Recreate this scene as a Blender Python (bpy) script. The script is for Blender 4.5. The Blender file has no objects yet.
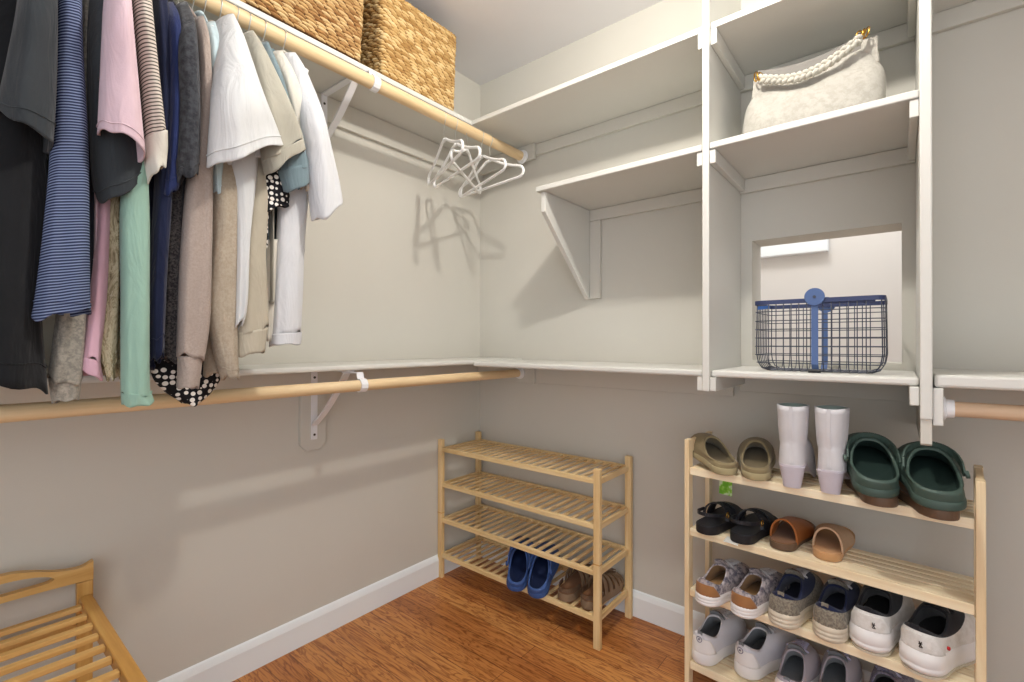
import bpy, bmesh, math, random
from math import sin, cos, pi, radians, sqrt
from mathutils import Vector, Matrix

SC = bpy.context.scene
COL = SC.collection
random.seed(7)

# ------------------------------------------------------------------ camera
F_PX = 475.35
YAW, PITCH, ROLL = radians(39.244), radians(0.2425), radians(0.081)
def _basis():
    cy, sy, cp, sp = cos(YAW), sin(YAW), cos(PITCH), sin(PITCH)
    f = Vector((-sy*cp, cy*cp, sp)); r = Vector((cy, sy, 0)); u = r.cross(f)
    c, s = cos(ROLL), sin(ROLL)
    return c*r + s*u, -s*r + c*u, f
CR, CU, CF = _basis()
CAM = Vector((1.6822, -1.7976, 1.092))
cam_data = bpy.data.cameras.new('camera')
cam_data.lens = F_PX/1024*36.0
cam_data.sensor_width = 36.0
cam_data.clip_start = 0.02
cam = bpy.data.objects.new('camera', cam_data)
COL.objects.link(cam)
cam.matrix_world = Matrix(((CR.x, CU.x, -CF.x, CAM.x), (CR.y, CU.y, -CF.y, CAM.y), (CR.z, CU.z, -CF.z, CAM.z), (0, 0, 0, 1)))
SC.camera = cam

# ------------------------------------------------------------------ world, lamp, exposure
world = bpy.data.worlds.new('world')
SC.world = world
world.use_nodes = True
bg = world.node_tree.nodes['Background']
bg.inputs['Color'].default_value = (0.925, 0.945, 1.0, 1)
bg.inputs['Strength'].default_value = 1.72
def lamp(name, loc, power, radius, col=(1, 0.955, 0.88)):
    d = bpy.data.lights.new(name, 'POINT'); d.energy = power; d.shadow_soft_size = radius; d.color = col
    o = bpy.data.objects.new(name, d); o.location = loc; COL.objects.link(o)
    return o
lamp('ceiling_bulb', (1.28, -0.93, 2.30), 33.0, 0.03)
lamp('next_room_bulb', (1.35, 0.60, 2.1), 9.5, 0.1)
SC.view_settings.view_transform = 'Standard'
SC.view_settings.look = 'None'
SC.view_settings.gamma = 1.0
SC.view_settings.use_curve_mapping = False
SC.view_settings.exposure = 0.07

# ------------------------------------------------------------------ pixel rays to room points
def ray(px, py):
    return CR*(px-512) + CU*(-(py-341)) + CF*F_PX
def onX(px, py, X):
    r = ray(px, py); return CAM + r*((X-CAM.x)/r.x)
def onY(px, py, Y):
    r = ray(px, py); return CAM + r*((Y-CAM.y)/r.y)
def onZ(px, py, Z):
    r = ray(px, py); return CAM + r*((Z-CAM.z)/r.z)

# ------------------------------------------------------------------ materials
def srgb(r, g, b):
    def c(v):
        v /= 255.0
        return v/12.92 if v <= 0.04045 else ((v+0.055)/1.055)**2.4
    return (c(r), c(g), c(b), 1)

class NT:
    def __init__(self, name, rough=0.6, spec=0.3):
        self.m = bpy.data.materials.new(name); self.m.use_nodes = True
        self.t = self.m.node_tree; self.b = self.t.nodes['Principled BSDF']
        self.b.inputs['Roughness'].default_value = rough
        self.b.inputs['Specular IOR Level'].default_value = spec
    def n(self, typ, **kw):
        nd = self.t.nodes.new(typ)
        for k, v in kw.items():
            if k in nd.inputs: nd.inputs[k].default_value = v
            else: setattr(nd, k, v)
        return nd
    def l(self, a, b): self.t.links.new(a, b)
    def coords(self, scale=(1, 1, 1), kind='Object', rot=(0, 0, 0)):
        tc = self.n('ShaderNodeTexCoord'); mp = self.n('ShaderNodeMapping')
        mp.inputs['Scale'].default_value = scale; mp.inputs['Rotation'].default_value = rot
        self.l(tc.outputs[kind], mp.inputs['Vector']); return mp.outputs['Vector']
    def noise(self, vec, scale, detail=3, rough=0.55, dist=0):
        nd = self.n('ShaderNodeTexNoise', Scale=scale, Detail=detail, Roughness=rough, Distortion=dist)
        self.l(vec, nd.inputs['Vector']); return nd.outputs['Fac']
    def ramp(self, fac, stops, interp='LINEAR'):
        nd = self.n('ShaderNodeValToRGB'); nd.color_ramp.interpolation = interp
        el = nd.color_ramp.elements
        while len(el) < len(stops): el.new(0.5)
        for e, (p, c) in zip(el, stops): e.position = p; e.color = c
        self.l(fac, nd.inputs['Fac']); return nd.outputs['Color']
    def mix(self, fac, a, b, blend='MIX'):
        nd = self.n('ShaderNodeMix', data_type='RGBA', blend_type=blend)
        for sock, v in ((nd.inputs[0], fac), (nd.inputs[6], a), (nd.inputs[7], b)):
            if hasattr(v, 'default_value'): self.l(v, sock)
            else: sock.default_value = v
        return nd.outputs[2]
    def math(self, op, a, b=0.0):
        nd = self.n('ShaderNodeMath', operation=op)
        for sock, v in ((nd.inputs[0], a), (nd.inputs[1], b)):
            if hasattr(v, 'default_value'): self.l(v, sock)
            else: sock.default_value = v
        return nd.outputs[0]
    def color(self, c):
        if hasattr(c, 'default_value'): self.l(c, self.b.inputs['Base Color'])
        else: self.b.inputs['Base Color'].default_value = c
    def bump(self, h, strength=0.2, dist=0.002):
        nd = self.n('ShaderNodeBump', Strength=strength, Distance=dist)
        self.l(h, nd.inputs['Height']); self.l(nd.outputs['Normal'], self.b.inputs['Normal'])

def paint(name, c, rough=0.6, var=0.03, scale=6, bump=0.06, bscale=160, spec=0.25):
    k = NT(name, rough, spec); v = k.coords()
    f = k.noise(v, scale, 3)
    d = tuple(max(0, x*(1-var)) for x in c[:3]) + (1,); e = tuple(min(1, x*(1+var)) for x in c[:3]) + (1,)
    k.color(k.ramp(f, [(0.3, d), (0.7, e)]))
    if bump: k.bump(k.noise(v, bscale, 2), bump, 0.002)
    return k.m

def fabric(name, c, var=0.10, weave=900, rough=0.95, mottled=None, bump=0.25, mscale=180, wrinkle=0.0):
    k = NT(name, rough, 0.08); v = k.coords()
    f = k.noise(v, 14, 3)
    d = tuple(x*(1-var) for x in c[:3]) + (1,); e = tuple(min(1, x*(1+var)) for x in c[:3]) + (1,)
    col = k.ramp(f, [(0.3, d), (0.7, e)])
    if mottled is not None:
        g = k.noise(v, mscale, 4, 0.7)
        col = k.mix(k.ramp(g, [(0.42, (0, 0, 0, 1)), (0.6, (1, 1, 1, 1))]), col, mottled)
    k.color(col)
    v2 = k.coords((20, 20, 5.5)); fold = k.noise(v2, 1.0, 3, 0.55, 0.8)
    k.bump(k.math('ADD', k.math('MULTIPLY', fold, wrinkle), k.math('MULTIPLY', k.noise(v, weave*0.4, 2), bump*0.08)), 0.8, 0.02)
    k.b.inputs['Sheen Weight'].default_value = 0.15
    return k.m

def wood(name, c1, c2, c3, axis=0, rough=0.45, scale=1.0):
    k = NT(name, rough, 0.35)
    s = [38*scale]*3; s[axis] = 2.4*scale
    v = k.coords(tuple(s))
    f = k.noise(v, 1.0, 4, 0.6, 0.6)
    k.color(k.ramp(f, [(0.28, c1), (0.52, c2), (0.75, c3)]))
    k.bump(f, 0.08, 0.001)
    return k.m

M = {}
M['wall'] = paint('greige_wall_paint', srgb(206, 203, 193), 0.75, 0.015, 3, 0.10, 220, 0.2)
M['ceiling'] = paint('ceiling_paint', srgb(232, 231, 233), 0.85, 0.015, 3, 0.15, 150, 0.15)
M['white'] = paint('white_enamel', srgb(214, 213, 206), 0.38, 0.012, 5, 0.03, 60, 0.4)
M['skirting'] = paint('skirting_enamel', srgb(238, 244, 246), 0.4, 0.01, 5, 0.02, 60, 0.4)
M['farwall'] = paint('next_room_paint', srgb(226, 222, 217), 0.8, 0.01, 3, 0.05, 200, 0.2)
M['metal_white'] = paint('white_powder_coat', srgb(236, 236, 238), 0.35, 0.01, 8, 0.0, 100, 0.4)
M['plastic_white'] = paint('white_plastic', srgb(240, 240, 240), 0.4, 0.01, 8, 0.0, 100, 0.4)
M['dowel'] = wood('pine_dowel', srgb(214, 184, 138), srgb(228, 201, 158), srgb(238, 215, 175), 1, 0.45, 0.8)
M['dowel_x'] = wood('pine_dowel_across', srgb(206, 172, 138), srgb(220, 190, 158), srgb(230, 204, 174), 0, 0.45, 0.8)
M['bamboo_x'] = wood('bamboo_long', srgb(208, 174, 118), srgb(228, 200, 148), srgb(240, 216, 170), 0, 0.42)
M['bamboo_y'] = wood('bamboo_across', srgb(206, 172, 116), srgb(226, 196, 146), srgb(238, 214, 168), 1, 0.42)
M['bamboo_z'] = wood('bamboo_upright', srgb(206, 172, 116), srgb(224, 194, 142), srgb(236, 212, 164), 2, 0.42)
M['pine_x'] = wood('pale_pine_long', srgb(226, 202, 160), srgb(242, 226, 192), srgb(250, 240, 214), 0, 0.5, 0.7)
M['pine_y'] = wood('pale_pine_across', srgb(214, 184, 138), srgb(232, 210, 170), srgb(244, 228, 194), 1, 0.5, 0.7)
M['pine_z'] = wood('pale_pine_upright', srgb(222, 194, 150), srgb(238, 218, 180), srgb(248, 234, 204), 2, 0.5, 0.7)
M['honey_x'] = wood('honey_bamboo_long', srgb(182, 132, 62), srgb(202, 152, 80), srgb(214, 170, 98), 0, 0.4)
M['honey_y'] = wood('honey_bamboo_across', srgb(196, 148, 80), srgb(214, 172, 106), srgb(226, 190, 128), 1, 0.4)
M['honey_z'] = wood('honey_bamboo_upright', srgb(186, 138, 70), srgb(204, 158, 90), srgb(216, 176, 108), 2, 0.4)

def floor_mat():
    k = NT('oak_floor', 0.33, 0.4)
    v = k.coords()
    br = k.n('ShaderNodeTexBrick', Scale=1.0)
    br.offset = 0.37; br.offset_frequency = 2
    for key, val in (('Brick Width', 1.05), ('Row Height', 0.083), ('Mortar Size', 0.0009), ('Mortar Smooth', 0.1), ('Bias', 0.0)):
        br.inputs[key].default_value = val
    br.inputs['Color1'].default_value = (0.15, 0.15, 0.15, 1); br.inputs['Color2'].default_value = (0.85, 0.85, 0.85, 1)
    br.inputs['Mortar'].default_value = (0, 0, 0, 1)
    k.l(v, br.inputs['Vector'])
    sep = k.n('ShaderNodeSeparateXYZ'); k.l(v, sep.inputs[0])
    row = k.math('FLOOR', k.math('DIVIDE', sep.outputs[1], 0.083))
    off = k.math('MULTIPLY', row, 7.31)
    comb = k.n('ShaderNodeCombineXYZ')
    k.l(k.math('MULTIPLY', sep.outputs[0], 1.0), comb.inputs[0]); k.l(k.math('MULTIPLY', sep.outputs[1], 7.5), comb.inputs[1]); k.l(off, comb.inputs[2])
    n1 = k.noise(comb.outputs[0], 3.2, 4, 0.55, 0.5)
    rings = k.math('FRACT', k.math('MULTIPLY', n1, 9.0))
    grain = k.ramp(rings, [(0.0, (0.25, 0.25, 0.25, 1)), (0.22, (0.9, 0.9, 0.9, 1)), (0.75, (1, 1, 1, 1)), (1.0, (0.35, 0.35, 0.35, 1))])
    comb2 = k.n('ShaderNodeCombineXYZ')
    k.l(k.math('MULTIPLY', sep.outputs[0], 6.0), comb2.inputs[0]); k.l(k.math('MULTIPLY', sep.outputs[1], 160.0), comb2.inputs[1]); k.l(off, comb2.inputs[2])
    fine = k.noise(comb2.outputs[0], 1.0, 3, 0.6)
    tone = k.mix(0.55, br.outputs['Color'], k.noise(comb.outputs[0], 0.9, 2))
    base = k.ramp(tone, [(0.2, srgb(158, 96, 46)), (0.5, srgb(194, 128, 68)), (0.85, srgb(218, 158, 92))])
    dark = k.mix(1.0, base, srgb(150, 100, 66), 'MULTIPLY')
    c = k.mix(grain, dark, base)
    c = k.mix(k.ramp(fine, [(0.35, (0.55, 0.55, 0.55, 1)), (0.5, (0, 0, 0, 1))]), c, dark)
    c = k.mix(br.outputs['Fac'], c, srgb(84, 48, 26))
    k.color(c)
    k.bump(k.math('SUBTRACT', fine, br.outputs['Fac']), 0.06, 0.001)
    return k.m
M['floor'] = floor_mat()

# ------------------------------------------------------------------ mesh builder
class MB:
    def __init__(self): self.v = []; self.f = []; self.fm = []; self.mi = 0
    def add(self, vs, fs):
        o = len(self.v); self.v += [Vector(p) for p in vs]
        for f in fs: self.f.append([i+o for i in f]); self.fm.append(self.mi)
        return o
    def box(self, a, b):
        x0, y0, z0 = [min(p, q) for p, q in zip(a, b)]; x1, y1, z1 = [max(p, q) for p, q in zip(a, b)]
        self.add([(x0, y0, z0), (x1, y0, z0), (x1, y1, z0), (x0, y1, z0), (x0, y0, z1), (x1, y0, z1), (x1, y1, z1), (x0, y1, z1)],
                 [(0, 3, 2, 1), (4, 5, 6, 7), (0, 1, 5, 4), (1, 2, 6, 5), (2, 3, 7, 6), (3, 0, 4, 7)])
        return self
    def bar(self, p, q, w, h, up=(0, 0, 1)):
        p, q = Vector(p), Vector(q); d = (q-p).normalized(); up = Vector(up)
        s = d.cross(up)
        if s.length < 1e-4: s = d.cross(Vector((1, 0, 0)))
        s.normalize(); u = s.cross(d)
        vs = [c + s*(a*w/2) + u*(b*h/2) for c in (p, q) for a, b in ((-1, -1), (1, -1), (1, 1), (-1, 1))]
        self.add(vs, [(0, 3, 2, 1), (4, 5, 6, 7), (0, 1, 5, 4), (1, 2, 6, 5), (2, 3, 7, 6), (3, 0, 4, 7)][::1])
        return self
    def loft(self, rings, cap0=True, cap1=True, closed=True):
        n = len(rings[0]); vs = [p for r in rings for p in r]; fs = []
        for k in range(len(rings)-1):
            for i in range(n if closed else n-1):
                j = (i+1) % n
                fs.append((k*n+i, k*n+j, (k+1)*n+j, (k+1)*n+i))
        if cap0: fs.append(tuple(range(n-1, -1, -1)))
        if cap1: fs.append(tuple((len(rings)-1)*n+i for i in range(n)))
        self.add(vs, fs); return self
    def tube(self, pts, r, n=8, closed=False, cap=True):
        pts = [Vector(p) for p in pts]; m = len(pts); rings = []; prev = None
        for i, p in enumerate(pts):
            a = pts[(i-1) % m] if closed or i > 0 else p; b = pts[(i+1) % m] if closed or i < m-1 else p
            d = (b-a).normalized()
            if prev is None:
                s = d.cross(Vector((0, 0, 1)))
                if s.length < 1e-3: s = d.cross(Vector((1, 0, 0)))
            else: s = prev - d*prev.dot(d)
            s.normalize(); prev = s; u = d.cross(s)
            rr = r[i] if isinstance(r, (list, tuple)) else r
            rings.append([p + s*(rr*cos(2*pi*k/n)) + u*(rr*sin(2*pi*k/n)) for k in range(n)])
        if closed: rings.append(rings[0])
        self.loft(rings, cap and not closed, cap and not closed); return self
    def disc(self, c, r, axis, th, n=24):
        c = Vector(c); ax = Vector(axis).normalized()
        self.tube([c-ax*th/2, c+ax*th/2], r, n); return self
    def prism(self, poly, axis, a, b):
        """poly: 2D points in the plane of the other two axes; extruded along axis from a to b."""
        def mk(p, t):
            q = [0, 0, 0]; o = [i for i in range(3) if i != axis]
            q[o[0]], q[o[1]], q[axis] = p[0], p[1], t; return q
        self.loft([[mk(p, a) for p in poly], [mk(p, b) for p in poly]]); return self
    def build(self, name, mat, parent=None, smooth=False, bevel=0, sub=0, solid=0, auto=None, origin=None):
        me = bpy.data.meshes.new(name)
        off = Vector(origin) if origin is not None else (parent['_o'] if parent is not None and '_o' in parent else Vector((0, 0, 0)))
        off = Vector(off)
        me.from_pydata([tuple(p-off) for p in self.v], [], self.f); me.update()
        bm = bmesh.new(); bm.from_mesh(me)
        bmesh.ops.remove_doubles(bm, verts=bm.verts, dist=1e-6)
        bmesh.ops.recalc_face_normals(bm, faces=bm.faces)
        bm.to_mesh(me); bm.free()
        mats = mat if isinstance(mat, (list, tuple)) else [mat]
        for q in mats: me.materials.append(q)
        if len(mats) > 1 and len(me.polygons) == len(self.fm):
            me.polygons.foreach_set('material_index', self.fm)
        o = bpy.data.objects.new(name, me); COL.objects.link(o)
        if parent is not None: o.parent = parent
        elif origin is not None: o.location = off
        if smooth:
            me.polygons.foreach_set('use_smooth', [True]*len(me.polygons))
            if auto:
                bm = bmesh.new(); bm.from_mesh(me)
                for e in bm.edges:
                    if len(e.link_faces) == 2 and e.calc_face_angle(0) > radians(auto): e.smooth = False
                bm.to_mesh(me); bm.free()
        if solid:
            md = o.modifiers.new('thickness', 'SOLIDIFY'); md.thickness = solid; md.offset = -1
        if bevel:
            md = o.modifiers.new('bevel', 'BEVEL'); md.width = bevel; md.segments = 2; md.limit_method = 'ANGLE'; md.angle_limit = radians(50)
        if sub:
            md = o.modifiers.new('subdivision', 'SUBSURF'); md.levels = sub; md.render_levels = sub
        return o

def thing(name, label, cat, loc=(0, 0, 0), rot=(0, 0, 0), group=None, world_coords=True):
    o = bpy.data.objects.new(name, None); COL.objects.link(o)
    o.location = loc; o.rotation_euler = rot; o['label'] = label; o['category'] = cat
    o.empty_display_size = 0.05
    if group: o['group'] = group
    if world_coords: OFF[o.name] = Vector(loc)
    return o
OFF = {}
def tag(o, label, cat, group=None):
    o['label'] = label; o['category'] = cat
    if group: o['group'] = group
    return o
def put(mb, name, mat, parent, **kw):
    """part given in room coordinates, stored relative to its thing"""
    root = parent
    while root.parent is not None: root = root.parent
    return mb.build(name, mat, parent, origin=OFF.get(root.name, Vector((0, 0, 0))), **kw)
def loc_part(mb, name, mat, parent, **kw):
    return mb.build(name, mat, parent, origin=(0, 0, 0), **kw)
def structure(mb, name, mat, **kw):
    o = mb.build(name, mat, **kw); o['kind'] = 'structure'; return o

def cr(pts, n):
    """Catmull-Rom through tuples, n samples per span"""
    out = []
    P = [tuple(p) for p in pts]
    for i in range(len(P)-1):
        a, b, c, d = P[max(i-1, 0)], P[i], P[i+1], P[min(i+2, len(P)-1)]
        for k in range(n):
            t = k/n
            out.append(tuple(0.5*(2*q+(r-p)*t+(2*p-5*q+4*r-s)*t*t+(3*q-p-3*r+s)*t*t*t) for p, q, r, s in zip(a, b, c, d)))
    out.append(P[-1]); return out

# ------------------------------------------------------------------ the room
H = 2.425
structure(MB().box((-0.12, -3.0, -0.05), (3.2, 0.12, 0.0)), 'floor', M['floor'])
structure(MB().box((-0.12, -3.0, H), (3.2, 0.12, H+0.05)), 'ceiling', M['ceiling'])
structure(MB().box((-0.12, -3.0, 0.0), (0.0, 0.0, H)), 'wall_left', M['wall'])
structure(MB().box((0.0, -3.0, 0.0), (1.0, -2.95, H)), 'wall_front_blocker', M['wall'])  # unseen stretch of wall, added to keep ambient light off the lower left
structure(MB().box((2.85, -1.5, 0.0), (2.95, -0.001, H)), 'wall_right_blocker', M['wall'])  # unseen partial wall, added to dim the right end of the back wall
NX0, NX1, NZ0, NZ1 = 1.286, 1.686, 1.034, 1.446
mb = MB()
mb.box((-0.12, 0, 0), (NX0, 0.13, H)); mb.box((NX1, 0, 0), (3.2, 0.13, H))
mb.box((NX0, 0, 0), (NX1, 0.13, NZ0)); mb.box((NX0, 0, NZ1), (NX1, 0.13, H))
structure(mb, 'wall_back', M['wall'])
structure(MB().box((-1.5, 1.05, -0.05), (4.5, 1.12, 3.2)), 'wall_beyond', M['farwall'])
fl = MB().box((-1.5, 0.13, -0.05), (4.5, 1.05, 0.0)); structure(fl, 'floor_beyond', M['floor'])
def baseboard(name, axis):
    prof = [(0, 0), (0.014, 0), (0.014, 0.078), (0.010, 0.090), (0.006, 0.098), (0, 0.102)]
    mb = MB()
    if axis == 'left':
        mb.loft([[Vector((d, y, z)) for d, z in prof] for y in (-3.0, 0.0)])
    else:
        mb.loft([[Vector((x, -d, z)) for d, z in prof] for x in (0.014, 3.2)])
    structure(mb, name, M['skirting'], bevel=0.001)
baseboard('baseboard_left', 'left')
baseboard('baseboard_back', 'back')
# white boxed ledge high on the wall of the next room, seen through the opening
a = onY(762, 246, 1.05); b = onY(829, 250, 1.05)
zt1 = onY(795, 254, 1.0).z
structure(MB().box((a.x-0.25, 1.0, zt1), (b.x, 1.05, zt1+0.30)), 'trim_1', M['skirting'], bevel=0.004)

# ------------------------------------------------------------------ built-in shelving (each board its own thing)
def board(name, a, b, label, cat='shelf', mat=None, bevel=0.003, group=None):
    o = MB().box(a, b).build(name, mat or M['white'], bevel=bevel, origin=tuple((Vector(a)+Vector(b))/2))
    return tag(o, label, cat, group)
ZL0, ZL1 = 0.993, 1.013
SHD = 0.345
board('wall_shelf', (0.001, -2.9, 2.019), (0.272, -0.001, 2.038), 'white upper shelf on the left wall holding two woven baskets')
board('wall_shelf', (0.273, -SHD, 2.019), (1.229, -0.001, 2.038), 'empty white top shelf on the back wall left of the upright panels')
board('wall_shelf', (1.251, -SHD, 2.019), (1.716, -0.001, 2.038), 'white top shelf between the two upright panels above the handbag')
board('wall_shelf', (1.740, -0.335, 2.019), (2.84, -0.001, 2.038), 'white top shelf at the right picture edge beyond the right upright panel')
board('wall_shelf', (0.622, -0.36, 1.660), (1.229, -0.001, 1.679), 'short white shelf with a triangular end panel on the back wall')
board('wall_shelf', (1.251, -0.36, 1.660), (1.716, -0.001, 1.679), 'white shelf between the upright panels carrying the cream handbag')
board('wall_shelf', (0.001, -2.9, ZL0+0.008), (0.282, -0.001, ZL1+0.006), 'long white lower shelf on the left wall below the hanging clothes', bevel=0.006)
board('wall_shelf', (0.283, -SHD, ZL0), (1.229, -0.001, ZL1), 'long white lower shelf on the back wall above the slatted rack', bevel=0.006)
board('wall_shelf', (1.251, -SHD, ZL0), (1.716, -0.001, ZL1), 'white lower shelf between the upright panels carrying the wire basket', bevel=0.006)
board('wall_shelf', (1.742, -SHD, ZL0-0.001), (2.84, -0.001, ZL1+0.008), 'white lower shelf at the right picture edge above the short rod', bevel=0.006)
# uprights
board('upright_panel', (1.230, -0.36, 0.951), (1.250, -0.001, H-0.001), 'tall white upright panel left of the handbag and wire basket', 'panel')
t = thing('upright_panel', 'tall white upright panel right of the handbag and wire basket with beige foot', 'panel', (1.728, -0.18, 0.857))
put(MB().box((1.717, -0.36, 0.918), (1.739, -0.001, H-0.001)), 'panel', M['white'], t, bevel=0.003)
put(MB().prism([(-0.355, 0.918), (-0.355, 0.862), (-0.345, 0.857), (-0.001, 0.857), (-0.001, 0.918)], 0, 1.718, 1.738), 'foot', M['wall'], t, bevel=0.001)
# triangular end panel under the short shelf
poly = [(-0.345, 1.659), (-0.345, 1.585), (-0.028, 1.281), (-0.001, 1.281), (-0.001, 1.659)]
o = MB().prism(poly, 0, 0.636, 0.655).build('triangular_bracket', M['white'], bevel=0.002, origin=(0.645, -0.17, 1.28))
tag(o, 'white triangular end panel holding up the short shelf', 'bracket')
# cleats
def cleat(a, b, label, mat=None, group=None):
    o = MB().box(a, b).build('wall_cleat', mat or M['wall'], bevel=0.002, origin=tuple((Vector(a)+Vector(b))/2))
    tag(o, label, 'cleat', group)
CY = -0.018
cleat((0.019, CY, 1.967), (1.229, -0.001, 2.018), 'greige strip under the empty top shelf of the back wall')
cleat((1.251, CY, 1.967), (1.716, -0.001, 2.018), 'greige strip on the wall behind the handbag under the top shelf')
cleat((1.740, CY, 1.967), (2.84, -0.001, 2.018), 'greige strip under the top shelf at the right picture edge')
cleat((0.656, CY, 1.612), (1.229, -0.001, 1.659), 'greige strip on the wall under the short shelf with the triangular panel')
cleat((0.656, CY, 1.281), (0.704, -0.001, 1.611), 'upright greige strip on the wall beside the triangular panel')
cleat((1.251, CY, 1.612), (1.716, -0.001, 1.659), 'greige strip on the wall under the handbag shelf')
cleat((0.001, -2.9, 1.922), (0.018, -0.001, 2.018), 'greige strip under the upper shelf of the left wall')
cleat((0.019, CY, 1.946), (0.372, CY-0.019+0.001, 2.018), 'short greige block on the back wall holding the upper rod end')
cleat((0.019, CY, 0.905), (1.229, -0.001, ZL0-0.001), 'greige strip under the lower shelf of the back wall')
cleat((0.019, CY-0.019+0.001, 0.905), (0.372, CY-0.0005, ZL0-0.001), 'short greige block on the back wall holding the lower rod end')
cleat((0.001, -2.9, 0.915), (0.018, -0.001, ZL0+0.006), 'greige strip under the lower shelf of the left wall')
cleat((1.251, CY, 0.925), (1.716, -0.001, ZL0-0.001), 'greige strip under the wire basket shelf')
cleat((1.740, CY, 0.915), (2.84, -0.001, ZL0-0.002), 'greige strip under the lower shelf at the right picture edge')
# side cleats on the uprights
W = M['white']
def sc(x0, x1, z0, z1, y0, label): cleat((x0, y0, z0), (x1, -0.019, z1), label, W)
sc(1.213, 1.2295, 1.972, 2.018, -SHD, 'white side strip left of the left upright under the top shelf')
sc(1.2505, 1.267, 1.972, 2.018, -SHD, 'white side strip right of the left upright beneath the top shelf')
sc(1.213, 1.2295, 1.618, 1.659, -SHD-0.01, 'white side strip left of the left upright under the short shelf')
sc(1.2505, 1.267, 1.618, 1.659, -SHD-0.01, 'white side strip right of the left upright beneath the handbag shelf')
sc(1.213, 1.2295, 0.952, ZL0-0.001, -SHD-0.008, 'white side strip left of the left upright under the lower shelf')
sc(1.2505, 1.267, 0.952, ZL0-0.001, -SHD-0.008, 'white side strip right of the left upright beneath the wire basket shelf')
sc(1.6995, 1.7165, 1.972, 2.018, -0.30, 'white side strip left of the right upright under the top shelf')
sc(1.6995, 1.7165, 1.618, 1.659, -SHD-0.01, 'white side strip left of the right upright under the handbag shelf')
sc(1.6985, 1.7165, 0.948, ZL0-0.001, -SHD-0.008, 'white side strip left of the right upright under the wire basket shelf')
sc(1.7395, 1.7575, 0.905, ZL0-0.002, -SHD-0.006, 'white side strip right of the right upright holding the short rod')
sc(1.7395, 1.752, 1.972, 2.018, -0.33, 'white side strip right of the right upright near the ceiling')

# ------------------------------------------------------------------ rods and brackets
def rod(label, a, b, r, mat, flange_at=None, axis=1):
    t = thing('closet_rod', label, 'rod', tuple((Vector(a)+Vector(b))/2))
    put(MB().tube([Vector(a), Vector(b)], r, 20), 'pole', mat, t, smooth=True, auto=40)
    if flange_at is not None:
        d = (Vector(b)-Vector(a)).normalized(); p = Vector(flange_at)
        rings = []
        for dist, rr in ((0, r+0.010), (0.004, r+0.010), (0.006, r+0.004), (0.020, r+0.0035), (0.020, r+0.0005)):
            q = p - d*dist if (p-Vector(b)).length < 0.05 else p + d*dist
            s = d.cross(Vector((0, 0, 1))).normalized(); u = s.cross(d)
            rings.append([q + s*(rr*cos(2*pi*k/20)) + u*(rr*sin(2*pi*k/20)) for k in range(20)])
        put(MB().loft(rings, True, True), 'socket', M['plastic_white'], t, smooth=True, auto=30)
    return t
RX = 0.307
ZU, ZD = 1.967, 0.951
rod('long round wooden rod under the upper left shelf holding the clothes', (RX, -2.9, ZU), (RX, -0.039, ZU), 0.0215, M['dowel'], (RX, -0.0375, ZU))
rod('long round wooden rod under the lower left shelf, nothing hung on it', (0.293, -2.9, ZD-0.003), (0.293, -0.039, ZD), 0.0185, M['dowel'], (0.293, -0.0375, ZD))
rod('short round wooden rod under the lower shelf at the right picture edge', (1.7585, -0.30, 0.941), (2.84, -0.30, 0.941), 0.0175, M['dowel_x'], (1.7585, -0.30, 0.941))

def rod_bracket(y, zt, zb, rx, zr, rr, label, plate=None):
    t = thing('shelf_bracket', label, 'bracket', (0.02, y, zb))
    m = M['metal_white']; x0 = 0.0186
    w = 0.024
    s = MB()
    s.box((x0, y-w/2, zb), (x0+0.004, y+w/2, zt)); put(s, 'wall_strip', m, t, bevel=0.001)
    put(MB().box((x0+0.0045, y-w/2, zt-0.005), (0.262, y+w/2, zt)), 'top_arm', m, t, bevel=0.001)
    a = Vector((x0+0.006, y, zb+0.055)); b = Vector((0.235, y, zt-0.010))
    pts = [a, a.lerp(b, 0.33)+Vector((0.006, 0, -0.008)), a.lerp(b, 0.7)+Vector((0.006, 0, -0.006)), b]
    g = MB()
    for p, q in zip(cr(pts, 4)[:-1], cr(pts, 4)[1:]): g.bar(p, q, w, 0.006, up=(0, 1, 0)) if False else g.bar(p, q, w, 0.006)
    put(g, 'brace', m, t)
    # hook that runs out over the rod and curls round it
    hk = MB(); R = rr+0.003; hy = y+0.018
    path = [Vector((0.225, y, zt-0.008)), Vector((rx-0.01, hy, zt-0.008))]
    arc = [Vector((rx+R*cos(q), hy, zr+R*sin(q))) for q in [radians(100-30*k) for k in range(8)]]
    path += arc
    prev = None; rings = []
    for i, p in enumerate(path):
        d = (path[min(i+1, len(path)-1)]-path[max(i-1, 0)]); d.y = 0; d.normalize()
        nrm = Vector((-d.z, 0, d.x))
        rings.append([p+Vector((0, -0.0125, 0))+nrm*0.0015, p+Vector((0, 0.0125, 0))+nrm*0.0015, p+Vector((0, 0.0125, 0))-nrm*0.0015, p+Vector((0, -0.0125, 0))-nrm*0.0015])
    hk.loft(rings); put(hk, 'rod_hook', m, t)
    for z in (zb+0.018, zt-0.035): put(MB().disc((x0+0.0045, y, z), 0.0045, (1, 0, 0), 0.002, 10), 'screw', M['screw'], t)
    return t
M['screw'] = paint('dark_screw_head', srgb(70, 66, 62), 0.4, 0.05)
yl = -0.907
pl = [(-0.956, 0.905), (-0.956, 0.722), (-0.932, 0.698), (-0.880, 0.698), (-0.858, 0.722), (-0.858, 0.905)]
o = MB().prism(pl, 0, 0.0005, 0.018).build('bracket_plate', M['wall'], bevel=0.003, origin=(0.009, yl, 0.70))
tag(o, 'greige wooden plate with clipped corners behind the lower white bracket', 'plate')
rod_bracket(yl, ZL0+0.007, 0.738, 0.293, ZD, 0.0185, 'white metal bracket under the lower left shelf on a greige plate')
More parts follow.
